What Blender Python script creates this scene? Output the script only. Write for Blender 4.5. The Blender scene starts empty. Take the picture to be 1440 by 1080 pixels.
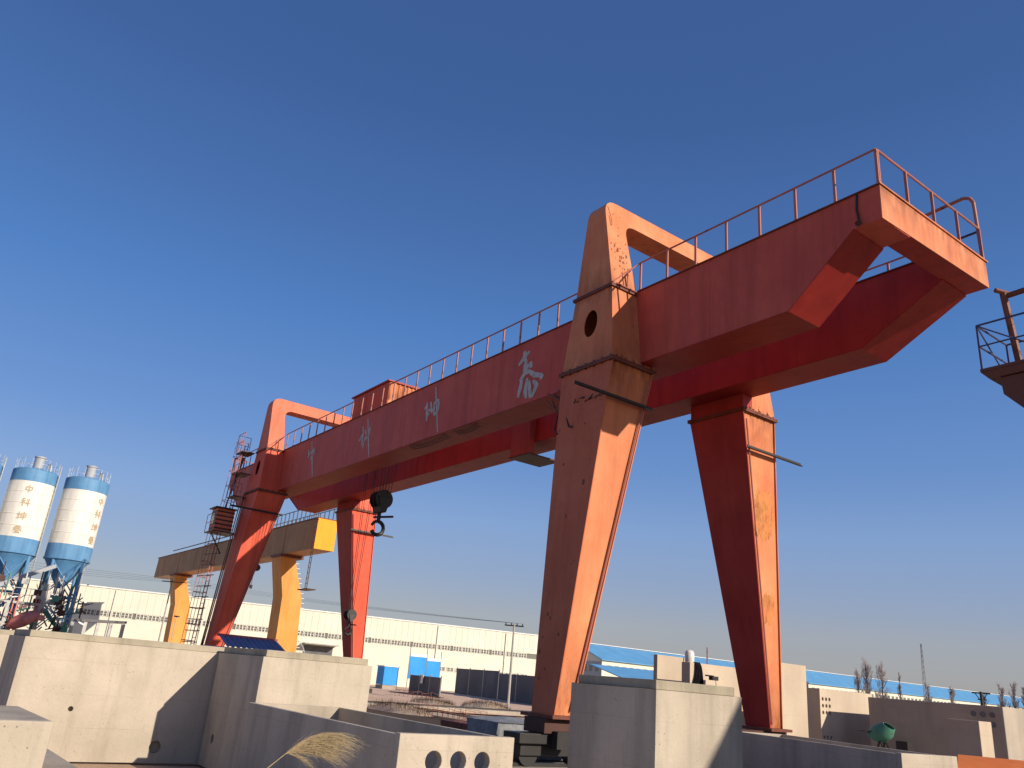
import bpy, bmesh, math, random
from mathutils import Vector, Matrix
from mathutils.geometry import tessellate_polygon
R = math.radians
random.seed(7)
SC = bpy.context.scene
COL = SC.collection

# ------------------------------------------------------------------ camera
cam = bpy.data.cameras.new('camera'); cam_o = bpy.data.objects.new('camera', cam); COL.objects.link(cam_o)
YAW, PIT, ROL = .9596, .3545, .0879
fw = Vector((-math.sin(YAW)*math.cos(PIT), math.cos(YAW)*math.cos(PIT), math.sin(PIT)))
rt = Vector((math.cos(YAW), math.sin(YAW), 0)); upv = rt.cross(fw)
cr = rt*math.cos(ROL)+upv*math.sin(ROL); cu = -rt*math.sin(ROL)+upv*math.cos(ROL)
m = Matrix((cr, cu, -fw)).transposed().to_4x4(); m.translation = (16.97, -15.74, 2.2)
cam_o.matrix_world = m
cam.sensor_width = 36; cam.lens = 36*1119.98/1440; cam.clip_start = .1; cam.clip_end = 6000
SC.camera = cam_o

# ------------------------------------------------------------------ sky, sun, exposure
SUN_EL, SUN_AZ = R(23), R(70)          # azimuth from +Y towards +X
w = bpy.data.worlds.new('World'); SC.world = w; w.use_nodes = True
nt = w.node_tree; nt.nodes.clear()
sky = nt.nodes.new('ShaderNodeTexSky'); sky.sky_type = 'NISHITA'; sky.sun_disc = False
sky.sun_elevation = SUN_EL; sky.sun_rotation = SUN_AZ
sky.altitude = 0; sky.air_density = 1.0; sky.dust_density = .9; sky.ozone_density = 2.2
hsv = nt.nodes.new('ShaderNodeHueSaturation'); hsv.inputs['Hue'].default_value = .515; hsv.inputs['Saturation'].default_value = 1.25
# smoggy winter air: an even band of haze all round, blended over the clear-sky model
tcw = nt.nodes.new('ShaderNodeTexCoord'); sxyz = nt.nodes.new('ShaderNodeSeparateXYZ'); crw = nt.nodes.new('ShaderNodeValToRGB'); scl = nt.nodes.new('ShaderNodeVectorMath'); scl.operation = 'SCALE'; scl.inputs['Scale'].default_value = 5
ST = [(0, (2.42, 2.22, 2.45)), (.07, (2.36, 2.35, 2.82)), (.11, (1.98, 2.38, 3.5)), (.18, (1.6, 2.46, 4.3)), (.25, (1.05, 2.0, 4.15)), (.4, (.56, 1.5, 3.72)), (.49, (.48, 1.18, 2.97)), (.62, (.36, .86, 2.33)), (1, (.26, .62, 1.8))]
el = crw.color_ramp.elements
while len(el) < len(ST): el.new(.5)
for i, (p_, c_) in enumerate(ST): el[i].position = p_; el[i].color = (c_[0]/5, c_[1]/5, c_[2]/5, 1)
smog = nt.nodes.new('ShaderNodeMix'); smog.data_type = 'RGBA'; smog.inputs[0].default_value = .78
bg = nt.nodes.new('ShaderNodeBackground'); bg.inputs[1].default_value = .12
out = nt.nodes.new('ShaderNodeOutputWorld')
nt.links.new(tcw.outputs['Generated'], sxyz.inputs[0]); nt.links.new(sxyz.outputs[2], crw.inputs[0]); nt.links.new(crw.outputs[0], scl.inputs[0])
nt.links.new(sky.outputs[0], hsv.inputs['Color']); nt.links.new(hsv.outputs[0], smog.inputs[6]); nt.links.new(scl.outputs[0], smog.inputs[7]); nt.links.new(smog.outputs[2], bg.inputs[0]); nt.links.new(bg.outputs[0], out.inputs[0])
sun = bpy.data.lights.new('sun', 'SUN'); sun.energy = 4.8; sun.angle = R(.5); sun.color = (1, .88, .72)
sun_o = bpy.data.objects.new('sun', sun); COL.objects.link(sun_o)
sdir = Vector((math.sin(SUN_AZ)*math.cos(SUN_EL), math.cos(SUN_AZ)*math.cos(SUN_EL), math.sin(SUN_EL)))
sun_o.rotation_euler = sdir.to_track_quat('Z', 'Y').to_euler(); sun_o.location = sdir*80
vs = SC.view_settings; vs.view_transform = 'Standard'; vs.look = 'None'; vs.gamma = 1; vs.exposure = 0.25; vs.use_curve_mapping = False

# ------------------------------------------------------------------ materials
def mat(name):
    m = bpy.data.materials.new(name); m.use_nodes = True
    return m, m.node_tree, m.node_tree.nodes['Principled BSDF']
def nd(t, typ, **kw):
    n = t.nodes.new(typ)
    for k, v in kw.items(): setattr(n, k, v)
    return n
def noise(t, scale, detail=4, rough=.55, stretch=None, off=0):
    tc = nd(t, 'ShaderNodeTexCoord'); mp = nd(t, 'ShaderNodeMapping')
    if stretch: mp.inputs['Scale'].default_value = stretch
    mp.inputs['Location'].default_value = (off, off*1.7, off*.6)
    n = nd(t, 'ShaderNodeTexNoise'); n.inputs['Scale'].default_value = scale; n.inputs['Detail'].default_value = detail; n.inputs['Roughness'].default_value = rough
    t.links.new(tc.outputs['Object'], mp.inputs[0]); t.links.new(mp.outputs[0], n.inputs[0])
    return n.outputs[0]
def ramp(t, src, a, b, lo=0., hi=1.):
    r = nd(t, 'ShaderNodeMapRange'); r.inputs[1].default_value = a; r.inputs[2].default_value = b; r.inputs[3].default_value = lo; r.inputs[4].default_value = hi
    t.links.new(src, r.inputs[0]); return r.outputs[0]
def mix(t, fac, a, b, typ='MIX'):
    n = nd(t, 'ShaderNodeMix', data_type='RGBA', blend_type=typ)
    if isinstance(fac, (int, float)): n.inputs[0].default_value = fac
    else: t.links.new(fac, n.inputs[0])
    for i, c in ((6, a), (7, b)):
        if isinstance(c, tuple): n.inputs[i].default_value = (*c, 1)
        else: t.links.new(c, n.inputs[i])
    return n.outputs[2]
def bump(t, b, src, st=.2, dist=.01):
    n = nd(t, 'ShaderNodeBump'); n.inputs[0].default_value = st; n.inputs[1].default_value = dist
    t.links.new(src, n.inputs['Height']); t.links.new(n.outputs[0], b.inputs['Normal'])
MATS = {}
def paint(name, c, fade, rust=(.13, .05, .025), r0=.66, rough=.55, sc=.6, bands=False):
    """weathered steel paint: broad fading, run-down streaks, rust specks"""
    m, t, b = mat(name)
    big = noise(t, sc, 5); col = mix(t, ramp(t, big, .35, .7), c, fade)
    st = noise(t, 2.2, 4, .6, (1, 1, .07), 3); col = mix(t, ramp(t, st, .47, .75, 0, .6), col, tuple(x*.6 for x in c))
    col = mix(t, ramp(t, noise(t, 5.5, 7, .7, (1, 1, .5), 21), .5, .75, 0, .3), col, tuple(x*.55 for x in c))
    sp = noise(t, 3.1, 8, .7, None, 9); k = ramp(t, sp, r0, r0+.07, 0, .85); col = mix(t, k, col, rust)
    if bands:   # rust bleeding from the bolted joints and the feet
        tc = nd(t, 'ShaderNodeTexCoord'); sx = nd(t, 'ShaderNodeSeparateXYZ'); t.links.new(tc.outputs['Object'], sx.inputs[0]); ns = noise(t, 1.7, 6, .7, (1, 1, .35), 13)
        for z0, z1, am in ((9.4, 11.0, .95), (12.6, 13.5, .7), (3.0, 1.2, .95), (14.9, 13.5, .6), (11.9, 11.0, .6)):
            g = ramp(t, sx.outputs[2], z0, z1, 0, 1); h = ramp(t, sx.outputs[2], z1, z1+(.06 if z1 > z0 else -.06), 1, 0)
            mu = nd(t, 'ShaderNodeMath', operation='MULTIPLY'); t.links.new(g, mu.inputs[0]); t.links.new(h, mu.inputs[1])
            m2 = nd(t, 'ShaderNodeMath', operation='MULTIPLY'); t.links.new(mu.outputs[0], m2.inputs[0]); t.links.new(ramp(t, ns, .38, .6, 0, am), m2.inputs[1])
            col = mix(t, m2.outputs[0], col, (.20, .06, .025))
    t.links.new(col, b.inputs['Base Color'])
    t.links.new(ramp(t, k, 0, 1, rough, .9), b.inputs['Roughness'])
    bump(t, b, noise(t, 1.1, 2, .4, (1, 1, .7), 5), .5, .06)
    b.inputs['Specular IOR Level'].default_value = .2
    MATS[name] = m; return m
def concrete(name, c, d, stain=.5, sc=1.):
    """cast concrete: blotches, run marks, blow holes and faint formwork joints"""
    m, t, b = mat(name)
    col = mix(t, ramp(t, noise(t, .9*sc, 6, .6), .3, .72), c, d)
    col = mix(t, ramp(t, noise(t, .35*sc, 3, .5, None, 2), .45, .68, 0, .5), col, tuple(x*.8 for x in d))
    st = noise(t, 2.1*sc, 5, .6, (1, 1, .10), 4); col = mix(t, ramp(t, st, .48, .75, 0, stain), col, tuple(x*.62 for x in d))
    col = mix(t, ramp(t, noise(t, 26*sc, 3, .6, None, 7), .6, .75, 0, .4), col, tuple(x*.5 for x in d))
    tc = nd(t, 'ShaderNodeTexCoord'); vo = nd(t, 'ShaderNodeTexVoronoi'); vo.inputs['Scale'].default_value = 11*sc; t.links.new(tc.outputs['Object'], vo.inputs['Vector'])
    pit = ramp(t, vo.outputs['Distance'], .05, .13, 1, 0); pm = nd(t, 'ShaderNodeMath', operation='MULTIPLY'); t.links.new(pit, pm.inputs[0]); t.links.new(ramp(t, noise(t, 1.4*sc, 3, .5, None, 15), .5, .6), pm.inputs[1])
    col = mix(t, pm.outputs[0], col, tuple(x*.3 for x in d))
    sx = nd(t, 'ShaderNodeSeparateXYZ'); t.links.new(tc.outputs['Object'], sx.inputs[0]); jm = None
    for ax, per in ((0, 1.22), (1, 1.22), (2, .61)):   # joints of the shuttering boards
        a_ = nd(t, 'ShaderNodeMath', operation='PINGPONG'); a_.inputs[1].default_value = per/2; t.links.new(sx.outputs[ax], a_.inputs[0]); r_ = ramp(t, a_.outputs[0], .0, .009, .38 if ax == 2 else .3, 0)
        if jm is None: jm = r_
        else:
            mx_ = nd(t, 'ShaderNodeMath', operation='MAXIMUM'); t.links.new(jm, mx_.inputs[0]); t.links.new(r_, mx_.inputs[1]); jm = mx_.outputs[0]
    jn = nd(t, 'ShaderNodeMath', operation='MULTIPLY'); t.links.new(jm, jn.inputs[0]); t.links.new(ramp(t, noise(t, 1.1*sc, 4, .6, None, 27), .4, .6), jn.inputs[1])
    col = mix(t, jn.outputs[0], col, tuple(x*.55 for x in d))
    t.links.new(col, b.inputs['Base Color']); b.inputs['Roughness'].default_value = .9; b.inputs['Specular IOR Level'].default_value = .2
    bump(t, b, noise(t, 12*sc, 7, .7), .5, .018)
    MATS[name] = m; return m
def plain(name, c, rough=.6, metal=0., var=.25, sc=3., spec=.4):
    m, t, b = mat(name)
    col = mix(t, ramp(t, noise(t, sc, 5), .3, .7), c, tuple(x*(1-var) for x in c))
    t.links.new(col, b.inputs['Base Color']); b.inputs['Roughness'].default_value = rough; b.inputs['Metallic'].default_value = metal; b.inputs['Specular IOR Level'].default_value = spec
    MATS[name] = m; return m
M = MATS
paint('orange_paint', (.62, .19, .08), (.69, .285, .135), r0=.64, bands=True)
paint('salmon_paint', (.64, .15, .075), (.70, .19, .10), r0=.7)
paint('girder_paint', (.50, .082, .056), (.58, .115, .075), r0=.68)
paint('crimson_paint_and_shade', (.36, .026, .022), (.42, .045, .03), r0=.72)
paint('dark_crimson_shade_paint', (.28, .02, .018), (.33, .03, .022), r0=.72)  # darkened red that paints in shade under the girders and haunches
paint('inner_leg_shade_paint', (.33, .032, .028), (.38, .05, .04), r0=.7)  # crimson for far inner plates and seats; their shade is put into the colour
paint('dull_shade_orange_paint', (.50, .125, .055), (.57, .17, .085), r0=.64)  # duller, dirtier orange with the near outer plate's shade mixed in
paint('red_paint', (.68, .09, .048), (.74, .13, .068), r0=.7)
paint('dark_red_paint', (.36, .055, .045), (.42, .08, .06), r0=.7)
paint('flange_rust', (.22, .07, .045), (.13, .05, .035), r0=.55)
paint('dark_rust', (.10, .045, .035), (.07, .035, .03), r0=.6)
paint('rail_paint', (.46, .17, .13), (.36, .15, .12), r0=.6)
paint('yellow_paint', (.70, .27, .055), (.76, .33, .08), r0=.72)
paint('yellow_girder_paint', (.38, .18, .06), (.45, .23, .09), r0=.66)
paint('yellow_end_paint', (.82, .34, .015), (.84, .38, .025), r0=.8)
paint('crane_brown_paint', (.17, .06, .04), (.14, .055, .04), r0=.62)
paint('navy_paint', (.06, .07, .16), (.09, .08, .14), r0=.7)
paint('blue_paint', (.09, .24, .45), (.16, .33, .53), rust=(.25, .22, .18), r0=.68)
paint('silo_white', (.78, .76, .70), (.72, .69, .62), rust=(.5, .42, .3), r0=.75)
paint('green_paint', (.06, .22, .15), (.12, .29, .22), r0=.62)
paint('bright_blue', (.03, .28, .72), (.05, .32, .74), rust=(.1, .2, .4), r0=.8)
paint('hopper_orange', (.82, .21, .05), (.85, .26, .07), r0=.78)
paint('machine_red', (.55, .16, .13), (.62, .26, .22), r0=.6, sc=1.5)
concrete('concrete', (.54, .465, .375), (.40, .345, .275), .7)
concrete('concrete_lip', (.44, .385, .29), (.30, .265, .20), .7)
concrete('concrete_old', (.44, .38, .31), (.34, .30, .25), .5)
concrete('concrete_beige', (.58, .48, .36), (.50, .41, .32), .25)
concrete('wall_dark', (.17, .17, .18), (.13, .13, .14), .4, .6)
plain('white_letter', (.55, .52, .49), .7, sc=5, var=.4)
plain('ochre_letter', (.58, .46, .30), .7, sc=9, var=.4)
plain('steel_dark', (.035, .032, .032), .5, .3)
plain('rope', (.05, .035, .03), .6, .2)
plain('black_cloth', (.012, .011, .014), .9, var=.4, spec=.1)
plain('tarp', (.24, .25, .27), .55, sc=6, var=.45)
plain('white_plastic', (.78, .75, .70), .4)
plain('cladding', (.72, .68, .56), .5, var=.12, sc=.5)
plain('cladding_grey', (.36, .38, .42), .55, var=.1, sc=.3)
plain('roof_blue', (.13, .36, .62), .5, var=.15, sc=.5)
plain('roof_cap', (.85, .85, .82), .5)
plain('window_frame', (.72, .70, .62), .5)
plain('galvanised', (.42, .42, .41), .45, .4)
plain('wood_pole', (.40, .38, .35), .8)
plain('brown_bark', (.13, .10, .085), .9, spec=.1)
plain('twig', (.26, .205, .195), .9, spec=.1)
plain('hazy_twig', (.30, .25, .25), .9, spec=.1)  # lightened twig colour with distance haze put into it
plain('rust_bar', (.24, .09, .06), .8, sc=12, var=.5)
m, t, b = mat('primer_patch'); n1 = noise(t, 3.2, 7, .7, (1, 1, .45)); c1 = mix(t, ramp(t, n1, .4, .55), (.60, .19, .075), (.56, .225, .075)); c1 = mix(t, ramp(t, noise(t, 2.6, 9, .78, (1, 1, .5), 5), .46, .62, 0, .85), c1, (.22, .085, .03))
t.links.new(c1, b.inputs['Base Color']); b.inputs['Roughness'].default_value = .8; b.inputs['Specular IOR Level'].default_value = .2; M['primer_patch'] = m
plain('dry_reed', (.55, .42, .23), .8, sc=30, var=.3)
plain('dead_grass', (.22, .17, .08), .9, spec=.1, sc=8, var=.5)
plain('hut_roof', (.16, .22, .36), .5)
plain('hut_ridge', (.42, .10, .10), .6)
plain('cable', (.02, .018, .02), .6)
m, t, b = mat('window_glass'); b.inputs['Base Color'].default_value = (.17, .17, .15, 1); b.inputs['Roughness'].default_value = .2; b.inputs['Specular IOR Level'].default_value = .6; M['window_glass'] = m
# ground: pale concrete yard with red-brown soil patches
m, t, b = mat('ground')
c1 = mix(t, ramp(t, noise(t, .12, 6, .6), .42, .58), (.46, .33, .23), (.50, .41, .32))
c1 = mix(t, ramp(t, noise(t, .6, 7, .65, None, 3), .55, .72, 0, .7), c1, (.30, .17, .10))
c1 = mix(t, ramp(t, noise(t, 5, 6, .7, None, 8), .55, .75, 0, .5), c1, (.18, .13, .09))
t.links.new(c1, b.inputs['Base Color']); b.inputs['Roughness'].default_value = .95; b.inputs['Specular IOR Level'].default_value = .1
bump(t, b, noise(t, 3, 8, .7), .6, .06); M['ground'] = m

m, t, b = mat('pale_earth')
c1 = mix(t, ramp(t, noise(t, .25, 6, .6), .4, .6), (.70, .50, .37), (.64, .44, .31)); c1 = mix(t, ramp(t, noise(t, .9, 7, .7, None, 3), .58, .68, 0, .8), c1, (.36, .19, .11)); c1 = mix(t, ramp(t, noise(t, 6, 6, .7, None, 8), .55, .75, 0, .5), c1, (.28, .2, .14))
t.links.new(c1, b.inputs['Base Color']); b.inputs['Roughness'].default_value = .95; b.inputs['Specular IOR Level'].default_value = .1; bump(t, b, noise(t, 4, 8, .7), .6, .05); M['pale_earth'] = m
concrete('bounce_dark', (.10, .07, .047), (.07, .05, .035), .5, .5)  # very dark ground colour chosen to swallow bounced light
# ------------------------------------------------------------------ mesh builder
class MB:
    def __init__(s): s.v = []; s.f = []
    def add(s, vs, fs):
        o = len(s.v); s.v += [tuple(p) for p in vs]; s.f += [tuple(i+o for i in f) for f in fs]; return s
    def hexa(s, bot, top):
        return s.add(list(bot)+list(top), [(3, 2, 1, 0), (4, 5, 6, 7), (0, 1, 5, 4), (1, 2, 6, 5), (2, 3, 7, 6), (3, 0, 4, 7)])
    def box(s, x0, x1, y0, y1, z0, z1):
        return s.hexa([(x0, y0, z0), (x1, y0, z0), (x1, y1, z0), (x0, y1, z0)], [(x0, y0, z1), (x1, y0, z1), (x1, y1, z1), (x0, y1, z1)])
    def tube(s, p, q, r, n=6, r2=None):
        p = Vector(p); q = Vector(q); d = (q-p)
        if d.length < 1e-6: return s
        d.normalize(); a = d.orthogonal().normalized(); c = d.cross(a); r2 = r if r2 is None else r2
        vs = [p+(a*math.cos(2*math.pi*i/n)+c*math.sin(2*math.pi*i/n))*r for i in range(n)]+[q+(a*math.cos(2*math.pi*i/n)+c*math.sin(2*math.pi*i/n))*r2 for i in range(n)]
        return s.add(vs, [(i, (i+1) % n, n+(i+1) % n, n+i) for i in range(n)]+[tuple(range(n))[::-1], tuple(range(n, 2*n))])
    def path(s, pts, r, n=6):
        for a, b_ in zip(pts, pts[1:]): s.tube(a, b_, r, n)
        return s
    def bar(s, p, q, wd, hg):
        """rectangular bar; wd is across, hg is along the upright direction"""
        p = Vector(p); q = Vector(q); d = (q-p).normalized(); a = d.cross(Vector((0, 0, 1)))
        if a.length < 1e-3: a = Vector((1, 0, 0))
        a.normalize(); c = a.cross(d); a *= wd/2; c *= hg/2
        return s.hexa([p-a-c, p+a-c, p+a+c, p-a+c], [q-a-c, q+a-c, q+a+c, q-a+c])
    def lathe(s, prof, n, c):
        vs = []; fs = []
        for r, z in prof: vs += [(c[0]+r*math.cos(2*math.pi*i/n), c[1]+r*math.sin(2*math.pi*i/n), c[2]+z) for i in range(n)]
        for k in range(len(prof)-1):
            for i in range(n): j = (i+1) % n; fs.append((k*n+i, k*n+j, (k+1)*n+j, (k+1)*n+i))
        return s.add(vs, fs)
    def prism(s, outer, holes, fn0, fn1):
        """2-D outline with holes; fn0/fn1 map (u,v) onto the two faces"""
        loops = [outer]+list(holes); flat = [p for l in loops for p in l]; n = len(flat)
        tri = tessellate_polygon([[Vector((u, v, 0)) for u, v in l] for l in loops])
        fs = [tuple(t_) for t_ in tri]+[tuple(i+n for i in reversed(t_)) for t_ in tri]; o = 0
        for l in loops:
            k = len(l); fs += [(o+i, o+(i+1) % k, n+o+(i+1) % k, n+o+i) for i in range(k)]; o += k
        return s.add([fn0(u, v) for u, v in flat]+[fn1(u, v) for u, v in flat], fs)
    def build(s, name, material, parent=None, smooth=False, bevel=0, loc=None):
        root = parent
        while root is not None and root.parent is not None: root = root.parent
        L = Vector(root.location) if root is not None else Vector(loc or (0, 0, 0))
        me = bpy.data.meshes.new(name); me.from_pydata([Vector(p)-L for p in s.v], [], s.f)
        bm = bmesh.new(); bm.from_mesh(me); bmesh.ops.recalc_face_normals(bm, faces=bm.faces); bm.to_mesh(me); bm.free()
        if smooth:
            me.polygons.foreach_set('use_smooth', [True]*len(me.polygons)); me.set_sharp_from_angle(angle=R(40))
        me.materials.append(M[material])
        o = bpy.data.objects.new(name, me); COL.objects.link(o)
        if root is None: o.location = L
        o.parent = parent
        if bevel:
            b_ = o.modifiers.new('bevel', 'BEVEL'); b_.width = bevel; b_.segments = 2; b_.limit_method = 'ANGLE'; b_.angle_limit = R(35)
        return o
def tag(o, label, cat, group=None):
    o['label'] = label; o['category'] = cat
    if group: o['group'] = group
    return o
def thing(name, loc, label, cat, group=None):
    e = bpy.data.objects.new(name, None); e.location = loc; e.empty_display_size = .3; COL.objects.link(e)
    return tag(e, label, cat, group)
def share(src, name, off, parent):
    """another piece of the same mesh, shifted by off"""
    o = bpy.data.objects.new(name, src.data); COL.objects.link(o); o.parent = parent; o.location = Vector(src.location)+Vector(off); return o
def circ(u, v, r, n=18, ry=None): return [(u+r*math.cos(2*math.pi*i/n), v+(ry or r)*math.sin(2*math.pi*i/n)) for i in range(n)]
def rrect(pts, rad, n=5):
    """round the corners of a polygon; rad is one radius per corner"""
    o = []; k = len(pts)
    for i in range(k):
        p = Vector(pts[i]); a = (Vector(pts[i-1])-p); b_ = (Vector(pts[(i+1) % k])-p); r = rad[i]
        if r <= 0: o.append(tuple(p)); continue
        a.normalize(); b_.normalize()
        for j in range(n+1):
            t_ = j/n; q = (p+a*r)*(1-t_)**2+p*2*t_*(1-t_)+(p+b_*r)*t_*t_; o.append(tuple(q))
    return o

# ------------------------------------------------------------------ ground
def ground():
    n = 90; rng = random.Random(3); vs = []; fs = []
    xs = [(-1+2*i/n) for i in range(n+1)]
    warp = lambda u: (abs(u)**3*2500+abs(u)*60)*(1 if u > 0 else -1)
    for i in xs:
        for j in xs:
            x = warp(i)-10; y = warp(j)+5
            z = (rng.random()-.5)*.08 if abs(x) < 150 else 0
            vs.append((x, y, z-.05))
    for i in range(n):
        for j in range(n): a = i*(n+1)+j; fs.append((a, a+n+1, a+n+2, a+1))
    o = MB().add(vs, fs).build('ground', 'ground', smooth=True); o['kind'] = 'structure'
ground()
o = MB().box(-27.5, 60, -7.5, 9.5, -.3, .015).build('bounce_dark_sheet', 'bounce_dark'); o['kind'] = 'structure'  # unseen dark sheet added to cut light bounced up to the crane
V_ = []; F_ = []; rg = random.Random(8)
for i in range(41):
    for j in range(33): V_.append((-86+i*1.46, 8.5+j*1.15, .03+rg.random()*.10*(0 if i in (0, 40) or j in (0, 32) else 1)))
for i in range(40):
    for j in range(32): a_ = i*33+j; F_.append((a_, a_+33, a_+34, a_+1))
o = MB().add(V_, F_).build('yard_earth', 'pale_earth', smooth=True); o['kind'] = 'structure'
def strip(name, x0, x1, y0, y1, z):
    b_ = MB(); b_.box(x0, x1, y0, y1, -.2, z); o = b_.build(name, 'concrete_old', bevel=.02); o['kind'] = 'structure'; return o
strip('runway_strip', -.9, .9, -9, 60, .25)
strip('runway_strip', -30.1, -28.3, -9, 60, .25)

# ------------------------------------------------------------------ main gantry crane
H, Wd, S = 13.854, 5.227, 29.188
XE, WG = 8.798, 1.24
HN, HF, EN, EF = 2.476, 2.087, .938, .80
A2, A1, AT, AB = 1.138, .838, .35, .458
P2, P1, PT, Q2, PBO, PBI = 1.18, 1.048, 1.097, .50, 2.017, 1.38
ZF1, ZF2, ZT, ZB = 13.725, 11.2, 17.03, 1.47
crane = thing('gantry_crane', (-14.6, 2.6, .25), 'large red-orange double-girder gantry crane with white painted characters on its near girder', 'gantry crane')
def girder(y0, h, e, xa, xb, mname):
    prof = [(XE, H-.03), (XE, H-e), (xa, H-e), (xb, H-h), (-S-xb, H-h), (-S-xa, H-e), (-S-XE, H-e), (-S-XE, H-.03)]
    g = MB().prism(prof, [], lambda u, v: (u, y0, v), lambda u, v: (u, y0+WG, v)).build('main_girder', mname, crane, bevel=.008)
    MB().box(-S-XE-.04, XE+.04, y0-.05, y0+WG+.05, H-.03, H).build('top_flange', 'flange_rust', g)
    # bottom flange plate following the haunches, a little wider than the web
    b_ = MB(); pl = [(xa, H-e), (xb, H-h), (-S-xb, H-h), (-S-xa, H-e)]
    for (u0, v0), (u1, v1) in zip(pl, pl[1:]):
        b_.hexa([(u0, y0-.03, v0-.025), (u1, y0-.03, v1-.025), (u1, y0+WG+.03, v1-.025), (u0, y0+WG+.03, v0-.025)],
                [(u0, y0-.03, v0-.002), (u1, y0-.03, v1-.002), (u1, y0+WG+.03, v1-.002), (u0, y0+WG+.03, v0-.002)])
    b_.build('bottom_flange', 'dark_crimson_shade_paint', g)
    # thin weld straps that join the girder sections
    for x in (-24.6, -19.2, -13.9, -8.1, 3.7):
        MB().box(x-.015, x+.015, y0-.006, y0+WG+.006, H-h+.01, H-.05).build('weld_seam', mname, g)
    return g
g_near = girder(0, HN, EN, 8.112, 6.248, 'girder_paint')
g_far = girder(Wd-WG, HF, EF, 8.219, 5.824, 'crimson_paint_and_shade')
# end beams tie the two girders
for s_, nm in ((1, 'near'), (-1, 'far')):
    x0 = XE-.62 if s_ > 0 else -S-XE; x1 = x0+.62
    b_ = MB(); b_.hexa([(x0, WG+.002, H-.87), (x1, WG+.002, H-.87), (x1, Wd-WG-.002, H-EF), (x0, Wd-WG-.002, H-EF)], [(x0, WG+.002, H-.035), (x1, WG+.002, H-.035), (x1, Wd-WG-.002, H-.035), (x0, Wd-WG-.002, H-.035)])
    eb = b_.build('end_beam', 'crimson_paint_and_shade', crane)  # far girder's crimson reused here to paint in the beam's shade
    xp = XE if s_ > 0 else -S-XE-.02
    p_ = MB(); p_.hexa([(xp, 0, H-EN), (xp+.02, 0, H-EN), (xp+.02, Wd, H-EF), (xp, Wd, H-EF)], [(xp, 0, H-.03), (xp+.02, 0, H-.03), (xp+.02, Wd, H-.03), (xp, Wd, H-.03)])
    p_.build('end_plate', 'orange_paint', eb)
    MB().box(xp-.02, xp+.06, -.06, Wd+.06, H-.028, H+.012).build('top_flange', 'orange_paint', eb)

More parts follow.
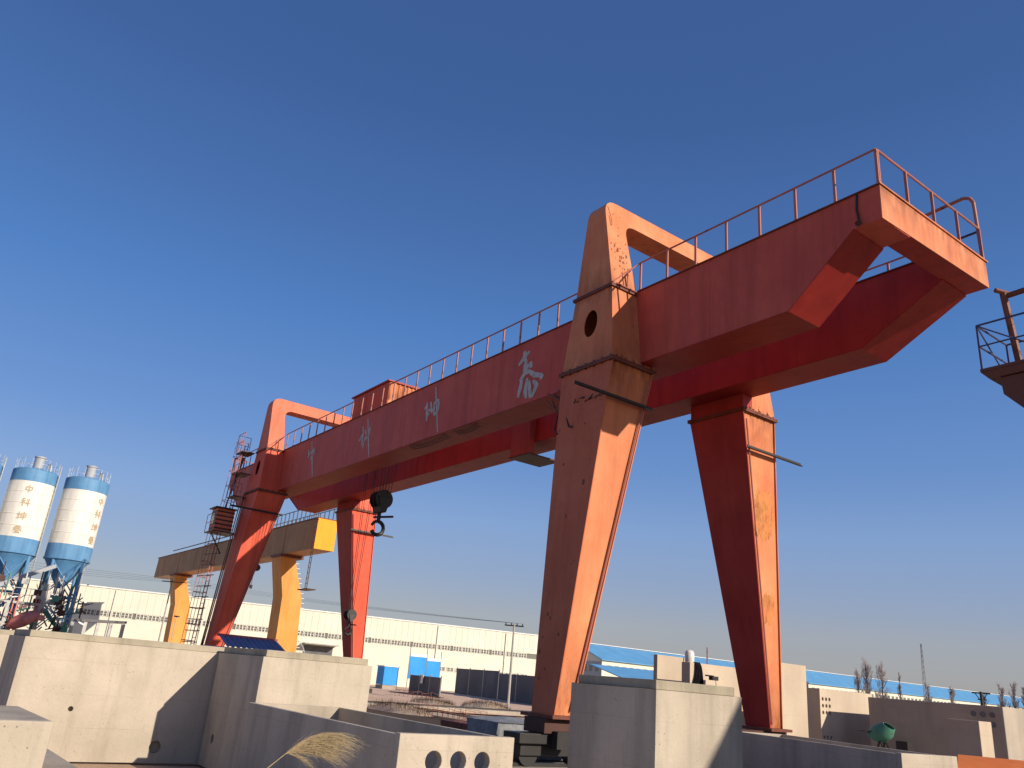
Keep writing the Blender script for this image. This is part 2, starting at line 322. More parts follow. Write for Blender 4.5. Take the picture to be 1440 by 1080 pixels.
def legset(xc, mt, mt2):
    """one support: two splayed legs, saddles, portal frame, sill beam, bogies"""
    for side in (0, 1):
        Y = (lambda y: y) if side == 0 else (lambda y: Wd-y)
        ins = .055
        # web box, recessed between the two flange plates
        lg = MB().hexa([(xc-AB+ins, Y(-PBO+.02), ZB), (xc+AB-ins, Y(-PBO+.02), ZB), (xc+AB-ins, Y(-PBI-.02), ZB), (xc-AB+ins, Y(-PBI-.02), ZB)],
                       [(xc-A2+ins, Y(-P2+.02), ZF2-.06), (xc+A2-ins, Y(-P2+.02), ZF2-.06), (xc+A2-ins, Y(Q2-.02), ZF2-.06), (xc-A2+ins, Y(Q2-.02), ZF2-.06)]).build('leg', mt, crane)
        for (yb, yt, nm) in ((-PBO, -P2, 'outer'), (-PBI, Q2, 'inner')):
            t_ = .03*(1 if nm == 'outer' else -1)
            MB().hexa([(xc-AB, Y(yb), ZB), (xc+AB, Y(yb), ZB), (xc+AB, Y(yb+t_), ZB), (xc-AB, Y(yb+t_), ZB)],
                      [(xc-A2, Y(yt), ZF2-.06), (xc+A2, Y(yt), ZF2-.06), (xc+A2, Y(yt+t_), ZF2-.06), (xc-A2, Y(yt+t_), ZF2-.06)]).build('side_plate', 'inner_leg_shade_paint' if (side and nm == 'inner') else ('dull_shade_orange_paint' if xc == 0 and not side and nm == 'outer' else mt), lg)
        # conduit pipe down the inner edge of the sunny face
        MB().path([(xc+A2+.0, Y(Q2-.16), ZF2-.3), (xc+AB-.0, Y(-PBI-.1), ZB+.1)], .028).build('conduit', 'rail_paint', lg)
        for z0, hx, y0, y1 in ((ZF2, A2+.07, -P2-.07, Q2+.07), ):
            f_ = MB(); f_.box(xc-hx, xc+hx, min(Y(y0), Y(y1)), max(Y(y0), Y(y1)), z0-.06, z0-.008); f_.box(xc-hx, xc+hx, min(Y(y0), Y(y1)), max(Y(y0), Y(y1)), z0+.006, z0+.055)
            fo = f_.build('joint_flange', 'flange_rust', lg)
            bt = MB()
            for i in range(7):
                for yy in (y0+.035,): bt.tube((xc-hx+.12+i*(2*hx-.24)/6, Y(yy), z0-.10), (xc-hx+.12+i*(2*hx-.24)/6, Y(yy), z0+.10), .026, 6)
            for i in range(5): bt.tube((xc+hx-.035, Y(y0+.2+i*(y1-y0-.4)/4), z0-.10), (xc+hx-.035, Y(y0+.2+i*(y1-y0-.4)/4), z0+.10), .026, 6)
            bt.build('flange_bolts', 'steel_dark', lg)['kind'] = 'stuff'
            for yy in (y0+.45, (y0+y1)/2, y1-.45):
                gs = MB(); gs.hexa([(xc+A2-.05, Y(yy)-.012, ZF2+.055), (xc+A2+.06, Y(yy)-.012, ZF2+.055), (xc+A2+.06, Y(yy)+.012, ZF2+.055), (xc+A2-.05, Y(yy)+.012, ZF2+.055)],
                        [(xc+A2-.06, Y(yy)-.012, ZF2+.26), (xc+A2-.03, Y(yy)-.012, ZF2+.26), (xc+A2-.03, Y(yy)+.012, ZF2+.26), (xc+A2-.06, Y(yy)+.012, ZF2+.26)])
                gs.build('gusset', mt, lg)
        # saddle block beside the girder, with the round access hole in its outer face
        zs0, zs1 = ZF2+.055, ZF1-.05
        yo = lambda z: -P2+(z-ZF2)/(ZF1-ZF2)*(P2-P1)
        hx = lambda z: A2+(z-ZF2)/(ZF1-ZF2)*(A1-A2)
        sb = MB(); z0, z1 = zs0, zs1
        q = [(-hx(z0), z0), (hx(z0), z0), (hx(z1), z1), (-hx(z1), z1)]
        sb.prism(q, [circ(0.0, 12.66, .3, 22, .46)], lambda u, v: (xc+u, Y(yo(v)), v), lambda u, v: (xc+u, Y(yo(v)+.03), v))
        for s_ in (-1, 1):
            yi = -.006
            sb.hexa([(xc+s_*hx(z0), Y(yo(z0)+.03), z0), (xc+s_*(hx(z0)-.03), Y(yo(z0)+.03), z0), (xc+s_*(hx(z0)-.03), Y(yi), z0), (xc+s_*hx(z0), Y(yi), z0)],
                    [(xc+s_*hx(z1), Y(yo(z1)+.03), z1), (xc+s_*(hx(z1)-.03), Y(yo(z1)+.03), z1), (xc+s_*(hx(z1)-.03), Y(yi), z1), (xc+s_*hx(z1), Y(yi), z1)])
        sd = sb.build('saddle', mt2, crane)
        # bearing seat under the girder
        gb = H-(HN if side == 0 else HF)
        if gb-.027 > ZF2+.06:
            ya, yb = sorted((Y(.004), Y(Q2-.01))); MB().box(xc-A2+.02, xc+A2-.02, ya, yb, ZF2+.056, gb-.027).build('bearing_seat', 'inner_leg_shade_paint' if side else mt2, sd)
        f_ = MB(); ya, yb = sorted((Y(-P1-.07), Y(-.055))); f_.box(xc-A1-.07, xc+A1+.07, ya, yb, ZF1-.05, ZF1-.005); f_.box(xc-A1-.07, xc+A1+.07, ya, yb, ZF1+.005, ZF1+.05)
        f_.build('joint_flange', 'flange_rust', sd)
        # bogie
        by = Y(-(PBO+PBI)/2)
        bg_ = MB(); bg_.box(xc-.34, xc+.34, by-1.25, by+1.25, .78, 1.02); bg_.box(xc-.2, xc+.2, by-1.1, by+1.1, .5, .78)
        bo = bg_.build('bogie', 'steel_dark', crane, bevel=.02)
        for wy in (-.78, .78):
            MB().tube((xc-.12, by+wy, .56), (xc+.12, by+wy, .56), .3, 20).build('wheel', 'steel_dark', bo)
        MB().box(xc+.36, xc+.62, by-.3, by+.25, .7, 1.1).build('drive_motor', 'steel_dark', bo)
    # sill beam
    MB().box(xc-.42, xc+.42, -PBO-.25, Wd+PBO+.25, 1.03, ZB-.09).build('sill_beam', 'dark_rust', crane, bevel=.015)
    for y0, y1 in ((-PBO-.2, -PBI+.2), (Wd+PBI-.2, Wd+PBO+.2)): MB().box(xc-AB-.2, xc+AB+.2, y0, y1, ZB-.085, ZB-.003).build('base_flange', 'flange_rust', crane)
    # portal frame over both girders
    pw = lambda z: A1+(z-ZF1)/(ZT-ZF1)*(AT-A1)
    ol = [(-P1, ZF1+.05), (-PT, ZT), (Wd+PT, ZT), (Wd+P1, ZF1+.05), (Wd, ZF1+.05), (Wd+.28, 16.36), (-.28, 16.36), (0, ZF1+.05)]
    ol = rrect(ol, [0, .55, .55, 0, 0, .5, .5, 0], 6)
    MB().prism(ol, [], lambda u, v: (xc+pw(v), u, v), lambda u, v: (xc-pw(v), u, v)).build('portal_frame', mt if xc == 0 else 'salmon_paint', crane, bevel=.012)
legset(0, 'orange_paint', 'orange_paint')
legset(-S, 'red_paint', 'red_paint')
# crane rails on the runway strips
for x in (0, -S):
    b_ = MB(); b_.box(x-.035, x+.035, -9, 60, .27, .33); b_.box(x-.07, x+.07, -9, 60, .252, .27)
    tag(b_.build('crane_rail', 'steel_dark', loc=(x, 25, .25)), 'steel travelling rail under the '+('right-hand legs of the large red crane' if x == 0 else 'left-hand legs of the large red crane'), 'rail', 'crane rails')
# girder lettering: brushed strokes
LET = {'zhong': (.055, [[(-24.19, 13.6), (-23.27, 11.46)], [(-24.46, 13.19), (-24.31, 12.67)], [(-24.08, 13.0), (-24.35, 12.81)], [(-23.67, 13.14), (-23.59, 12.73)], [(-23.81, 12.8), (-23.98, 12.54)], [(-24.01, 12.91), (-23.65, 13.08)]]),
 'ke': (.05, [[(-17.41, 13.53), (-17.05, 12.52), (-16.67, 11.47)], [(-17.03, 13.02), (-16.97, 12.64)], [(-17.84, 13.21), (-17.66, 12.81)], [(-17.69, 12.81), (-18.04, 12.48)], [(-17.66, 12.81), (-17.68, 12.21)], [(-17.56, 12.44), (-17.43, 12.0)], [(-17.51, 12.97), (-17.33, 12.71)], [(-17.31, 12.65), (-17.42, 12.33)], [(-17.08, 12.55), (-17.42, 12.42)]]),
 'kun': (.055, [[(-11.11, 13.6), (-10.8, 12.51), (-10.5, 11.48)], [(-11.7, 13.05), (-11.55, 12.19)], [(-11.86, 12.79), (-11.56, 12.89)], [(-11.56, 12.35), (-11.41, 12.53)], [(-11.37, 13.0), (-11.17, 12.45)], [(-11.51, 12.66), (-11.05, 12.56)], [(-11.09, 12.86), (-10.71, 12.96)], [(-10.71, 12.96), (-10.65, 12.47)], [(-10.65, 12.47), (-10.97, 12.31)], [(-11.07, 12.86), (-10.97, 12.31)]]),
 'tai': (.085, [[(-4.54, 13.39), (-4.87, 13.22), (-5.16, 12.99)], [(-4.87, 13.48), (-4.75, 13.06)], [(-4.7, 13.1), (-4.8, 12.63)], [(-4.45, 12.95), (-4.38, 12.7)], [(-4.53, 12.87), (-4.83, 12.62)], [(-5.01, 12.33), (-4.75, 12.57), (-4.48, 12.6)], [(-4.57, 12.65), (-4.15, 12.36), (-3.65, 12.23)], [(-3.65, 12.26), (-3.82, 12.13)], [(-4.85, 12.42), (-5.03, 11.7)], [(-4.55, 12.34), (-4.62, 11.85), (-4.51, 11.55)], [(-4.44, 12.21), (-4.28, 11.52)], [(-4.2, 12.15), (-3.95, 11.94), (-4.2, 11.53)]])}
def stroke2d(b_, l, wd, fn0, fn1):
    """one brush stroke: a flat ribbon, thick in the middle, tapering at its ends"""
    pts = [Vector(p) for p in l]; L = []
    for a, c in zip(pts, pts[1:]):
        for i in range(4): L.append(a.lerp(c, i/4))
    L.append(pts[-1]); n = len(L); lf = []; rg = []
    for i, p in enumerate(L):
        d = (L[min(i+1, n-1)]-L[max(i-1, 0)]).normalized(); nn = Vector((-d.y, d.x)); k = wd*(.55+.75*math.sin(math.pi*(i+.6)/(n+.2)))
        lf.append(p+nn*k); rg.append(p-nn*k)
    V = [fn0(*p) for p in lf]+[fn0(*p) for p in rg]+[fn1(*p) for p in lf]+[fn1(*p) for p in rg]
    F = []
    for i in range(n-1): F += [(i, i+1, n+i+1, n+i), (2*n+i, 2*n+i+1, 3*n+i+1, 3*n+i), (i, i+1, 2*n+i+1, 2*n+i), (n+i, n+i+1, 3*n+i+1, 3*n+i)]
    F += [(0, n, 3*n, 2*n), (n-1, 2*n-1, 4*n-1, 3*n-1)]
    b_.add(V, F)
for nm, (wd, sts) in LET.items():
    b_ = MB()
    for k, l in enumerate(sts):
        e_ = -.008-.0012*k
        stroke2d(b_, l, wd*(.92 if k else .8), lambda u, v, e_=e_: (u, e_, v), lambda u, v: (u, -.001, v))
    b_.build('painted_character', 'white_letter', g_near)
# handrails: one continuous top rail, each post its own piece
def railing(parent, pts, hgt, step, r=.03, skip=(), mid=False, mname='rail_paint', post_r=.034):
    hr = MB(); hr.path([(x, y, z+hgt) for x, y, z in pts], r)
    if mid: hr.path([(x, y, z+hgt*.52) for x, y, z in pts], r*.8)
    ro = hr.build('handrail', mname, parent)
    p0 = None; base = None
    for a, c in zip(pts, pts[1:]):
        a = Vector(a); c = Vector(c); n = max(1, round((c-a).length/step))
        for i in range(n+(1 if c == Vector(pts[-1]) else 0)):
            q = a.lerp(c, i/n)
            if any(s0 < q.x < s1 for s0, s1 in skip): continue
            if p0 is None:
                base = q; p0 = MB().box(q.x-post_r, q.x+post_r, q.y-post_r*.6, q.y+post_r*.6, q.z, q.z+hgt).build('post', mname, ro)
            else: share(p0, 'post', q-base, ro)
    return ro
railing(crane, [(A1+.12, .03, H+.005), (XE-.02, .03, H+.005)], 1.0, 1.09)
railing(crane, [(XE-.02, .09, H+.015), (XE-.02, Wd-.05, H+.015)], 1.0, 1.24)
railing(crane, [(-S+A1+.1, .03, H+.005), (-A1-.05, .03, H+.005)], 1.0, 1.09)
railing(crane, [(-S-XE+.05, .03, H+.005), (-S-A1-.1, .03, H+.005)], 1.0, 1.09)
railing(crane, [(-S-XE+.05, Wd-.05, H+.005), (-S-A1-.1, Wd-.05, H+.005)], 1.0, 1.09)
railing(crane, [(-S-XE+.04, .1, H+.015), (-S-XE+.04, Wd-.12, H+.015)], 1.0, 1.2)
railing(crane, [(-S+A1+.1, Wd-.05, H+.005), (-A1-.05, Wd-.05, H+.005)], 1.0, 1.09)
railing(crane, [(A1+.12, Wd-.03, H+.005), (XE-1.6, Wd-.03, H+.005)], 1.0, 1.09)
# heavier bent pipe guard at the far corner of the end platform
MB().path([(6.9, Wd+.05, H+2.1), (8.45, Wd+.05, H+2.2), (8.62, Wd+.05, H+2.12), (8.7, Wd+.05, H+1.95), (8.74, Wd+.05, H+.02)], .05, 8).build('pipe_guard', 'rail_paint', crane)
MB().path([(7.0, Wd+.05, H+.95), (8.74, Wd+.05, H+1.0)], .035, 8).build('pipe_guard', 'navy_paint', crane)
MB().path([(6.9, Wd+.05, H+2.1), (6.85, Wd+.05, H+.02)], .05, 8).build('pipe_guard', 'rail_paint', crane)
# short safety rails beside the portal legs
for x in (A1+.1, -S+A1+.1):
    b_ = MB(); b_.path([(x, -P1-.05, ZF1+.05), (x, .03, H+1.0)], .02); b_.path([(x, -.5, ZF1+.05), (x, -.5, ZF1+.72)], .02); b_.path([(x, -P1+.1, ZF1+.05), (x, -.02, ZF1+.05)], .02); b_.build('safety_rail', 'rail_paint', crane)
# brackets: steel channels clamped across the legs, with hanging cables
for x in (A2, -S+A2):
    for y0, y1, z in ((-2.58, .45, 10.0), (4.85, 7.74, 9.93)):
        b_ = MB(); b_.box(x+.03, x+.13, y0, y1, z-.05, z-.035); b_.box(x+.03, x+.045, y0, y1, z-.035, z+.06); b_.build('cable_bracket', 'steel_dark', crane)
rc = random.Random(5)
cb = MB()
for k in range(9):
    a = Vector((A2-.2-rc.random()*1.2, -P2-.10-rc.random()*.12, 10.05+rc.random()*.12)); c = Vector((-2.2-rc.random()*.6, -.15-rc.random()*.4, 10.9+rc.random()*.35)); sag = .15+rc.random()*.5
    cb.path([tuple(a.lerp(c, i/10)-Vector((0, 0, sag*4*(i/10)*(1-i/10)))) for i in range(11)], .010+rc.random()*.010, 5)
cb.path([(-1.0, -.5, 10.4), (-.9, -1.2, 10.1), (-.45, -1.36, 9.35), (-.25, -1.4, 9.3)], .024); cb.path([(-1.7, -.4, 10.3), (-1.3, -1.1, 10.0), (-1.15, -1.33, 9.4), (-.95, -1.35, 9.2)], .024)
cb.build('cable_bundle', 'cable', crane)['kind'] = 'stuff'
# spare splice plate box slung under the far girder
MB().box(-10.4, -9.1, Wd-WG-.32, Wd-WG-.01, H-HF-.55, H-.9).build('limit_switch_box', 'dark_red_paint', crane)
MB().box(-10.4, -9.0, Wd-WG-.36, Wd+.1, H-HF-.62, H-HF-.56).build('limit_switch_box', 'dark_rust', crane)
for x0, x1 in ((-9.4, -7.8), (-13.0, -10.0)):
    b_ = MB()
    for k in range(3): b_.path([(x0+(x1-x0)*i/6, .1+.1*k, H-HN-.06-.09*math.sin(math.pi*i/6)-.03*k) for i in range(7)], .016, 5)
    b_.build('festoon_cable', 'cable', crane)['kind'] = 'stuff'
# flood lamp at the girder nose
MB().tube((8.28, -.06, 13.0), (8.28, -.13, 12.94), .05, 10, .07).build('nose_lamp', 'dark_rust', crane)
MB().path([(8.25, -.02, 13.8), (8.22, -.03, 13.4), (8.28, -.05, 13.0)], .025).build('lamp_cable', 'steel_dark', crane)
# access ladder and operator cabin on the left-hand near leg
def ladder(p, q, wd, ax, cage=False):
    p = Vector(p); q = Vector(q); ax = Vector(ax).normalized()*wd/2; n = max(2, int((q-p).length/.3))
    b_ = MB(); b_.path([p-ax, q-ax], .03); b_.path([p+ax, q+ax], .03); lo = b_.build('ladder', 'rail_paint', crane)
    r0 = None
    for i in range(1, n):
        c = p.lerp(q, i/n)
        if r0 is None: r0 = MB().tube(c-ax, c+ax, .016, 5).build('rung', 'rail_paint', lo); c0 = c
        else: share(r0, 'rung', c-c0, lo)
    if cage:
        nrm = (q-p).cross(ax).normalized(); nrm = nrm if nrm.y < 0 else -nrm; hp = MB(); m_ = int((q-p).length/.8)
        for i in range(m_+1):
            c = p.lerp(q, i/m_); hp.path([tuple(c+ax*math.cos(a)*1.3+nrm*math.sin(a)*.62) for a in [math.pi*k/8 for k in range(9)]], .018, 5)
        for a in (math.pi*.2, math.pi*.5, math.pi*.8): hp.path([tuple(p+ax*math.cos(a)*1.3+nrm*math.sin(a)*.62), tuple(q+ax*math.cos(a)*1.3+nrm*math.sin(a)*.62)], .015, 5)
        hp.build('ladder_cage', 'rail_paint', lo)
    return lo
xl = -S
ladder((xl-.55, -2.62, .2), (xl-.95, -2.25, 8.7), .62, (1, 0, 0), True)
ladder((xl-1.25, -1.85, 8.8), (xl-1.45, -1.55, 14.2), .6, (1, 0, 0), True)
for i in range(13):
    z = .9+i*.6; MB().bar((xl-.3, -2.5+.025*i, z), (xl-1.75-.02*i, -2.85+.03*i, z), .06, .045).build('ladder_bracket', 'steel_dark', crane)
for k, (dx, dy) in enumerate(((-.2, 0), (-.32, -.05), (-.45, .02))):
    MB().path([(xl+dx, -2.2+dy, 1.2), (xl+dx*1.9, -1.45+dy, 11.0)], .035).build('conduit', 'rail_paint' if k else 'cable', crane)
pf = MB(); pf.box(xl-2.2, xl-.6, -2.75, -1.5, 8.72, 8.78); pfo = pf.build('platform', 'steel_dark', crane)
railing(pfo, [(xl-2.2, -2.74, 8.78), (xl-.6, -2.74, 8.78)], 1.0, .8, mid=True, r=.02, post_r=.02)
MB().path([(xl-1.9, -2.4, 8.7), (xl-1.2, -1.9, 7.6)], .04).build('platform_strut', 'steel_dark', pfo)
cab = MB(); cab.box(xl-1.95, xl-.95, -2.6, -1.6, 8.8, 10.1); cabo = cab.build('operator_cabin', 'salmon_paint', crane, bevel=.02)
MB().box(xl-2.15, xl-.8, -2.75, -1.5, 10.102, 10.17).build('cabin_roof', 'steel_dark', cabo)
for k in range(5): MB().box(xl-1.96, xl-.94, -2.61, -1.59, 8.92+k*.24, 9.01+k*.24).build('louvre', 'dark_rust', cabo)
MB().box(xl-1.75, xl-1.2, -2.64, -2.615, 9.2, 9.85).build('cabin_window', 'window_glass', cabo)
for z0, hh in ((10.9, 1.0), (12.3, 1.0), (13.6, 1.15)):
    b_ = MB(); b_.box(xl-2.0, xl-.75, -1.95, -1.2, z0, z0+.05); p_ = b_.build('platform', 'dark_rust', crane)
    railing(p_, [(xl-2.0, -1.2, z0+.05), (xl-2.0, -1.95, z0+.05), (xl-.75, -1.95, z0+.05)], hh, .42, mid=True, r=.02, post_r=.022)
for k in range(3): MB().path([(xl-2.05-.1*k, -1.9, 10.1), (xl-2.1-.1*k, -1.5+.1*k, 13.6)], .04).build('cable_pipe', 'navy_paint', crane)
# bare primer patches and burnt-through bolt spots on the legs
def patch(x, side_pts, mname):
    rg_ = random.Random(len(side_pts)*7+int(abs(x)*10)); b_ = MB(); b_.prism(side_pts, [], lambda u, v: (x(u, v), u, v), lambda u, v: (x(u, v)+.004, u, v)); return b_
def blotch(cy, cz, ry, rz, seed, n=26):
    rg_ = random.Random(seed); return [(cy+ry*math.copysign(abs(math.cos(a))**.5, math.cos(a))*rg_.uniform(.8, 1.05), cz+rz*math.copysign(abs(math.sin(a))**.5, math.sin(a))*rg_.uniform(.8, 1.05)) for a in [2*math.pi*i/n for i in range(n)]]
fx = lambda u, v: (AB-.055)+(v-ZB)/(ZF2-.06-ZB)*(A2-AB)+.002
rg_ = random.Random(12)
for cy, cz, ry, rz, n_ in ((6.04, 7.95, .5, .85, 3), (6.42, 5.0, .3, .5, 5)):
    b_ = MB(); b_.prism(blotch(cy+.0, cz, ry, rz, n_, 44), [], lambda u, v: (fx(u, v), u, v), lambda u, v: (fx(u, v)+.003, u, v)); b_.build('bare_primer_patch', 'primer_patch', crane)
pwf = lambda v: A1+(v-ZF1)/(ZT-ZF1)*(AT-A1)+.002
for k in range(46):
    hi = k < 34; cy = rg_.gauss(-.58, .16) if hi else rg_.uniform(-1.0, -.2); cz = rg_.gauss(14.95, .33) if hi else rg_.uniform(14.1, 16.7); cy = min(-.3, max(-.95, cy)); rr_ = rg_.uniform(.008, .035)
    b_ = MB(); b_.prism(blotch(cy, cz, rr_, rr_*rg_.uniform(.8, 2.2), rg_.random(), 9), [], lambda u, v: (pwf(v), u, v), lambda u, v: (pwf(v)+.003, u, v)); b_.build('rust_spot', 'flange_rust', crane)
for (y_, z_) in (((-.98, -.93, -.86, -.84, -.9, -.95), (16.75, 16.6, 16.35, 16.1, 16.02, 16.4)), ):
    b_ = MB()
    for k in range(5): stroke2d(b_, [(y_[k], z_[k]), (y_[k+1], z_[k+1])], .012, lambda u, v: (pwf(v)+.004, u, v), lambda u, v: (pwf(v), u, v))
    b_.build('peeled_edge', 'flange_rust', crane)
fy = lambda v: -PBO+(v-ZB)/(ZF2-.06-ZB)*(PBO-P2)-.001
rg_ = random.Random(31)
for k in range(14):
    cz = rg_.uniform(2.2, 10.4); hw = AB+(cz-ZB)/(ZF2-ZB)*(A2-AB); cx_ = rg_.uniform(-.85, .85)*hw; r_ = rg_.uniform(.015, .05)
    b_ = MB(); b_.prism(blotch(cx_, cz, r_, r_*rg_.uniform(1, 1.9), 60+k, 12), [], lambda u, v: (u, fy(v), v), lambda u, v: (u, fy(v)-.004, v)); b_.build('rust_spot', 'flange_rust', crane)

# ------------------------------------------------------------------ trolley with its machine house
tr = thing('crane_trolley', (-20.2, 2.6, H), 'red corrugated machine house on the trolley on top of the large crane', 'crane trolley')
b_ = MB(); b_.box(-22.6, -17.8, 1.0, 1.25, 14.15, 14.4); b_.box(-22.6, -17.8, 4.0, 4.25, 14.15, 14.4)
for x in (-22.4, -20.3, -18.2): b_.box(x-.12, x+.12, 1.25, 4.0, 14.16, 14.38)
b_.build('frame', 'dark_red_paint', tr)
for x in (-22.1, -18.3):
    for y in (.95, 4.3): MB().tube((x, y-.08, 14.02), (x, y+.08, 14.02), .16, 14).build('wheel', 'steel_dark', tr)
hx0, hx1, hy0, hy1, hz0, hz1 = -22.3, -18.2, 1.25, 3.55, 14.42, 16.0
def corr(a, c, n, dep, z0, z1):
    """corrugated upright sheet from a to c (plan), n ribs"""
    a = Vector(a); c = Vector(c); d = (c-a); nn = Vector((d.y, -d.x)).normalized(); b_ = MB(); V = []; F = []; k = n*4
    for i in range(k+1):
        o = dep if i % 4 in (1, 2) else 0; p = a+d*(i/k)+nn*o; V += [(p.x, p.y, z0), (p.x, p.y, z1)]
    for i in range(k): F.append((2*i, 2*i+2, 2*i+3, 2*i+1))
    return b_.add(V, F)
corr((hx0, hy0), (hx1, hy0), 14, .04, hz0, hz1).build('side_wall', 'red_paint', tr)
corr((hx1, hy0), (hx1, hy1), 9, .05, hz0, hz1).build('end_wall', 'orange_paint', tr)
corr((hx1, hy1), (hx0, hy1), 14, .04, hz0, hz1).build('side_wall', 'red_paint', tr)
corr((hx0, hy1), (hx0, hy0), 9, .05, hz0, hz1).build('end_wall', 'red_paint', tr)
b_ = MB(); b_.hexa([(hx0-.12, hy0-.12, hz1+.02), (hx1+.12, hy0-.12, hz1+.02), (hx1+.12, hy1+.12, hz1-.04+.06), (hx0-.12, hy1+.12, hz1+.02)], [(hx0-.12, hy0-.12, hz1+.09), (hx1+.12, hy0-.12, hz1+.09), (hx1+.12, hy1+.12, hz1+.14), (hx0-.12, hy1+.12, hz1+.14)])
b_.build('roof', 'dark_red_paint', tr)
MB().tube((-20.8, 2.2, 14.1), (-19.4, 2.2, 14.1), .4, 20).build('rope_drum', 'steel_dark', tr)
# hooks
def hook(x, y, zt, zb, k, label, nr):
    e = thing('hook_block', (x, y, zb), label, 'hook', 'crane hooks')
    rp = MB()
    for i in range(nr):
        dx = (i-(nr-1)/2)*.13*k+.01*(i % 2); rp.tube((x+dx*1.6, y-.25+.5*(i % 2), zt), (x+dx, y-.1*k+.2*k*(i % 2), zb+1.35*k), .014, 5)
    rp.build('wire_rope', 'rope', e)
    for dx in (-.28, 0, .28):
        b_ = MB(); b_.lathe([(.0, -.05), (.42*k, -.05), (.36*k, 0), (.42*k, .05), (0, .05)], 22, (0, 0, 0))
        b_.v = [(x+dx*k+pz, y+px, zb+1.15*k+py) for px, py, pz in b_.v]; b_.build('sheave', 'steel_dark', e, True)
    b_ = MB(); b_.hexa([(x-.42*k, y-.12*k, zb+.55*k), (x+.42*k, y-.12*k, zb+.55*k), (x+.42*k, y+.12*k, zb+.55*k), (x-.42*k, y+.12*k, zb+.55*k)], [(x-.4*k, y-.32*k, zb+1.25*k), (x+.4*k, y-.32*k, zb+1.25*k), (x+.4*k, y+.32*k, zb+1.25*k), (x-.4*k, y+.32*k, zb+1.25*k)])
    b_.build('housing', 'steel_dark', e, bevel=.04*k)
    b_ = MB(); b_.tube((x, y, zb+.6*k), (x, y, zb+.15*k), .09*k, 10)
    arc = [(x, y+.3*k*math.sin(a)-.0, zb-.12*k+.3*k*math.cos(a)) for a in [math.pi*(i/10)*1.35-.0 for i in range(11)]]
    b_.path([(x, y, zb+.18*k)]+arc, .085*k, 8); b_.path([(x, y, zb+.18*k)]+[(x, 2*y-q[1], q[2]) for q in arc[:4]], .07*k, 8)
    b_.tube((x-.5*k, y, zb+.42*k), (x+.75*k, y+.3*k, zb+.36*k), .05*k, 6)
    b_.build('hook', 'steel_dark', e, True)
hook(-20.0, 2.6, 14.1, 9.0, 1.15, 'big black hook block on wire ropes hanging between the girders of the large crane', 10)
hook(-21.65, 2.6, 14.1, 3.9, .62, 'small black auxiliary hook hanging low on long thin ropes before the far left leg', 4)

# ------------------------------------------------------------------ neighbouring crane on the right
c3 = thing('gantry_crane', (24, .7, 0), 'dark brown crane end with a railed platform reaching in at the right edge', 'gantry crane')
b_ = MB(); pr = [(10.8, 8.44), (10.82, 8.1), (11.3, 7.55), (11.5, 7.5), (11.6, 7.2), (12.3, 7.1), (40, 7.1), (40, 8.44)]
g3 = b_.prism(pr, [], lambda u, v: (u, .05, v), lambda u, v: (u, 1.25, v)).build('main_girder', 'crane_brown_paint', c3, bevel=.01)
p3 = MB().box(10.5, 40, -.05, 1.35, 8.6, 8.66).build('platform', 'crane_brown_paint', c3)
b_ = MB(); b_.hexa([(10.62, 0, 8.45), (40, 0, 8.45), (40, 1.3, 8.45), (10.62, 1.3, 8.45)], [(10.5, -.04, 8.597), (40, -.04, 8.597), (40, 1.34, 8.597), (10.5, 1.34, 8.597)]); b_.build('platform_frame', 'crane_brown_paint', p3)
railing(p3, [(10.52, 0, 8.66), (14.9, 0, 8.66)], .95, 1.05, mid=True, mname='navy_paint', r=.02, post_r=.018)
railing(p3, [(10.52, 1.3, 8.66), (14.9, 1.3, 8.66)], .95, 1.05, mid=True, mname='navy_paint', r=.02, post_r=.018)
b_ = MB()
for z in (.95, .5): b_.path([(10.52, 0, 8.66+z), (10.52, 1.3, 8.66+z)], .02)
b_.path([(10.52, 0, 9.61), (10.52, 1.3, 8.66)], .016); b_.path([(10.52, 0, 9.61), (11.8, .1, 8.7)], .016); b_.build('end_rail', 'navy_paint', p3)
b_ = MB(); b_.path([(11.0, .55, 8.66), (10.88, .55, 10.4)], .07, 8); b_.path([(10.8, .4, 10.46), (10.98, .75, 10.42)], .05); b_.path([(10.88, .6, 10.36), (14.5, .6, 10.5)], .06, 8); b_.path([(14.5, .6, 8.66), (14.5, .6, 10.5)], .06, 8); b_.build('cable_mast', 'flange_rust', p3)
MB().box(11.3, 12.1, .3, .9, 8.662, 8.95).build('switch_box', 'steel_dark', p3)
for xx in (18, 36):
    for s_ in (-1, 1):
        yb = .65+s_*3.2; b_ = MB(); b_.hexa([(xx-.35, yb-.3, .3), (xx+.35, yb-.3, .3), (xx+.35, yb+.3, .3), (xx-.35, yb+.3, .3)], [(xx-.8, .65+s_*.6-.35, 7.09), (xx+.8, .65+s_*.6-.35, 7.09), (xx+.8, .65+s_*.6+.35, 7.09), (xx-.8, .65+s_*.6+.35, 7.09)]); b_.build('leg', 'crane_brown_paint', c3)
    MB().box(xx-.3, xx+.3, -4.2, 5.5, .06, .3).build('sill_beam', 'crane_brown_paint', c3)

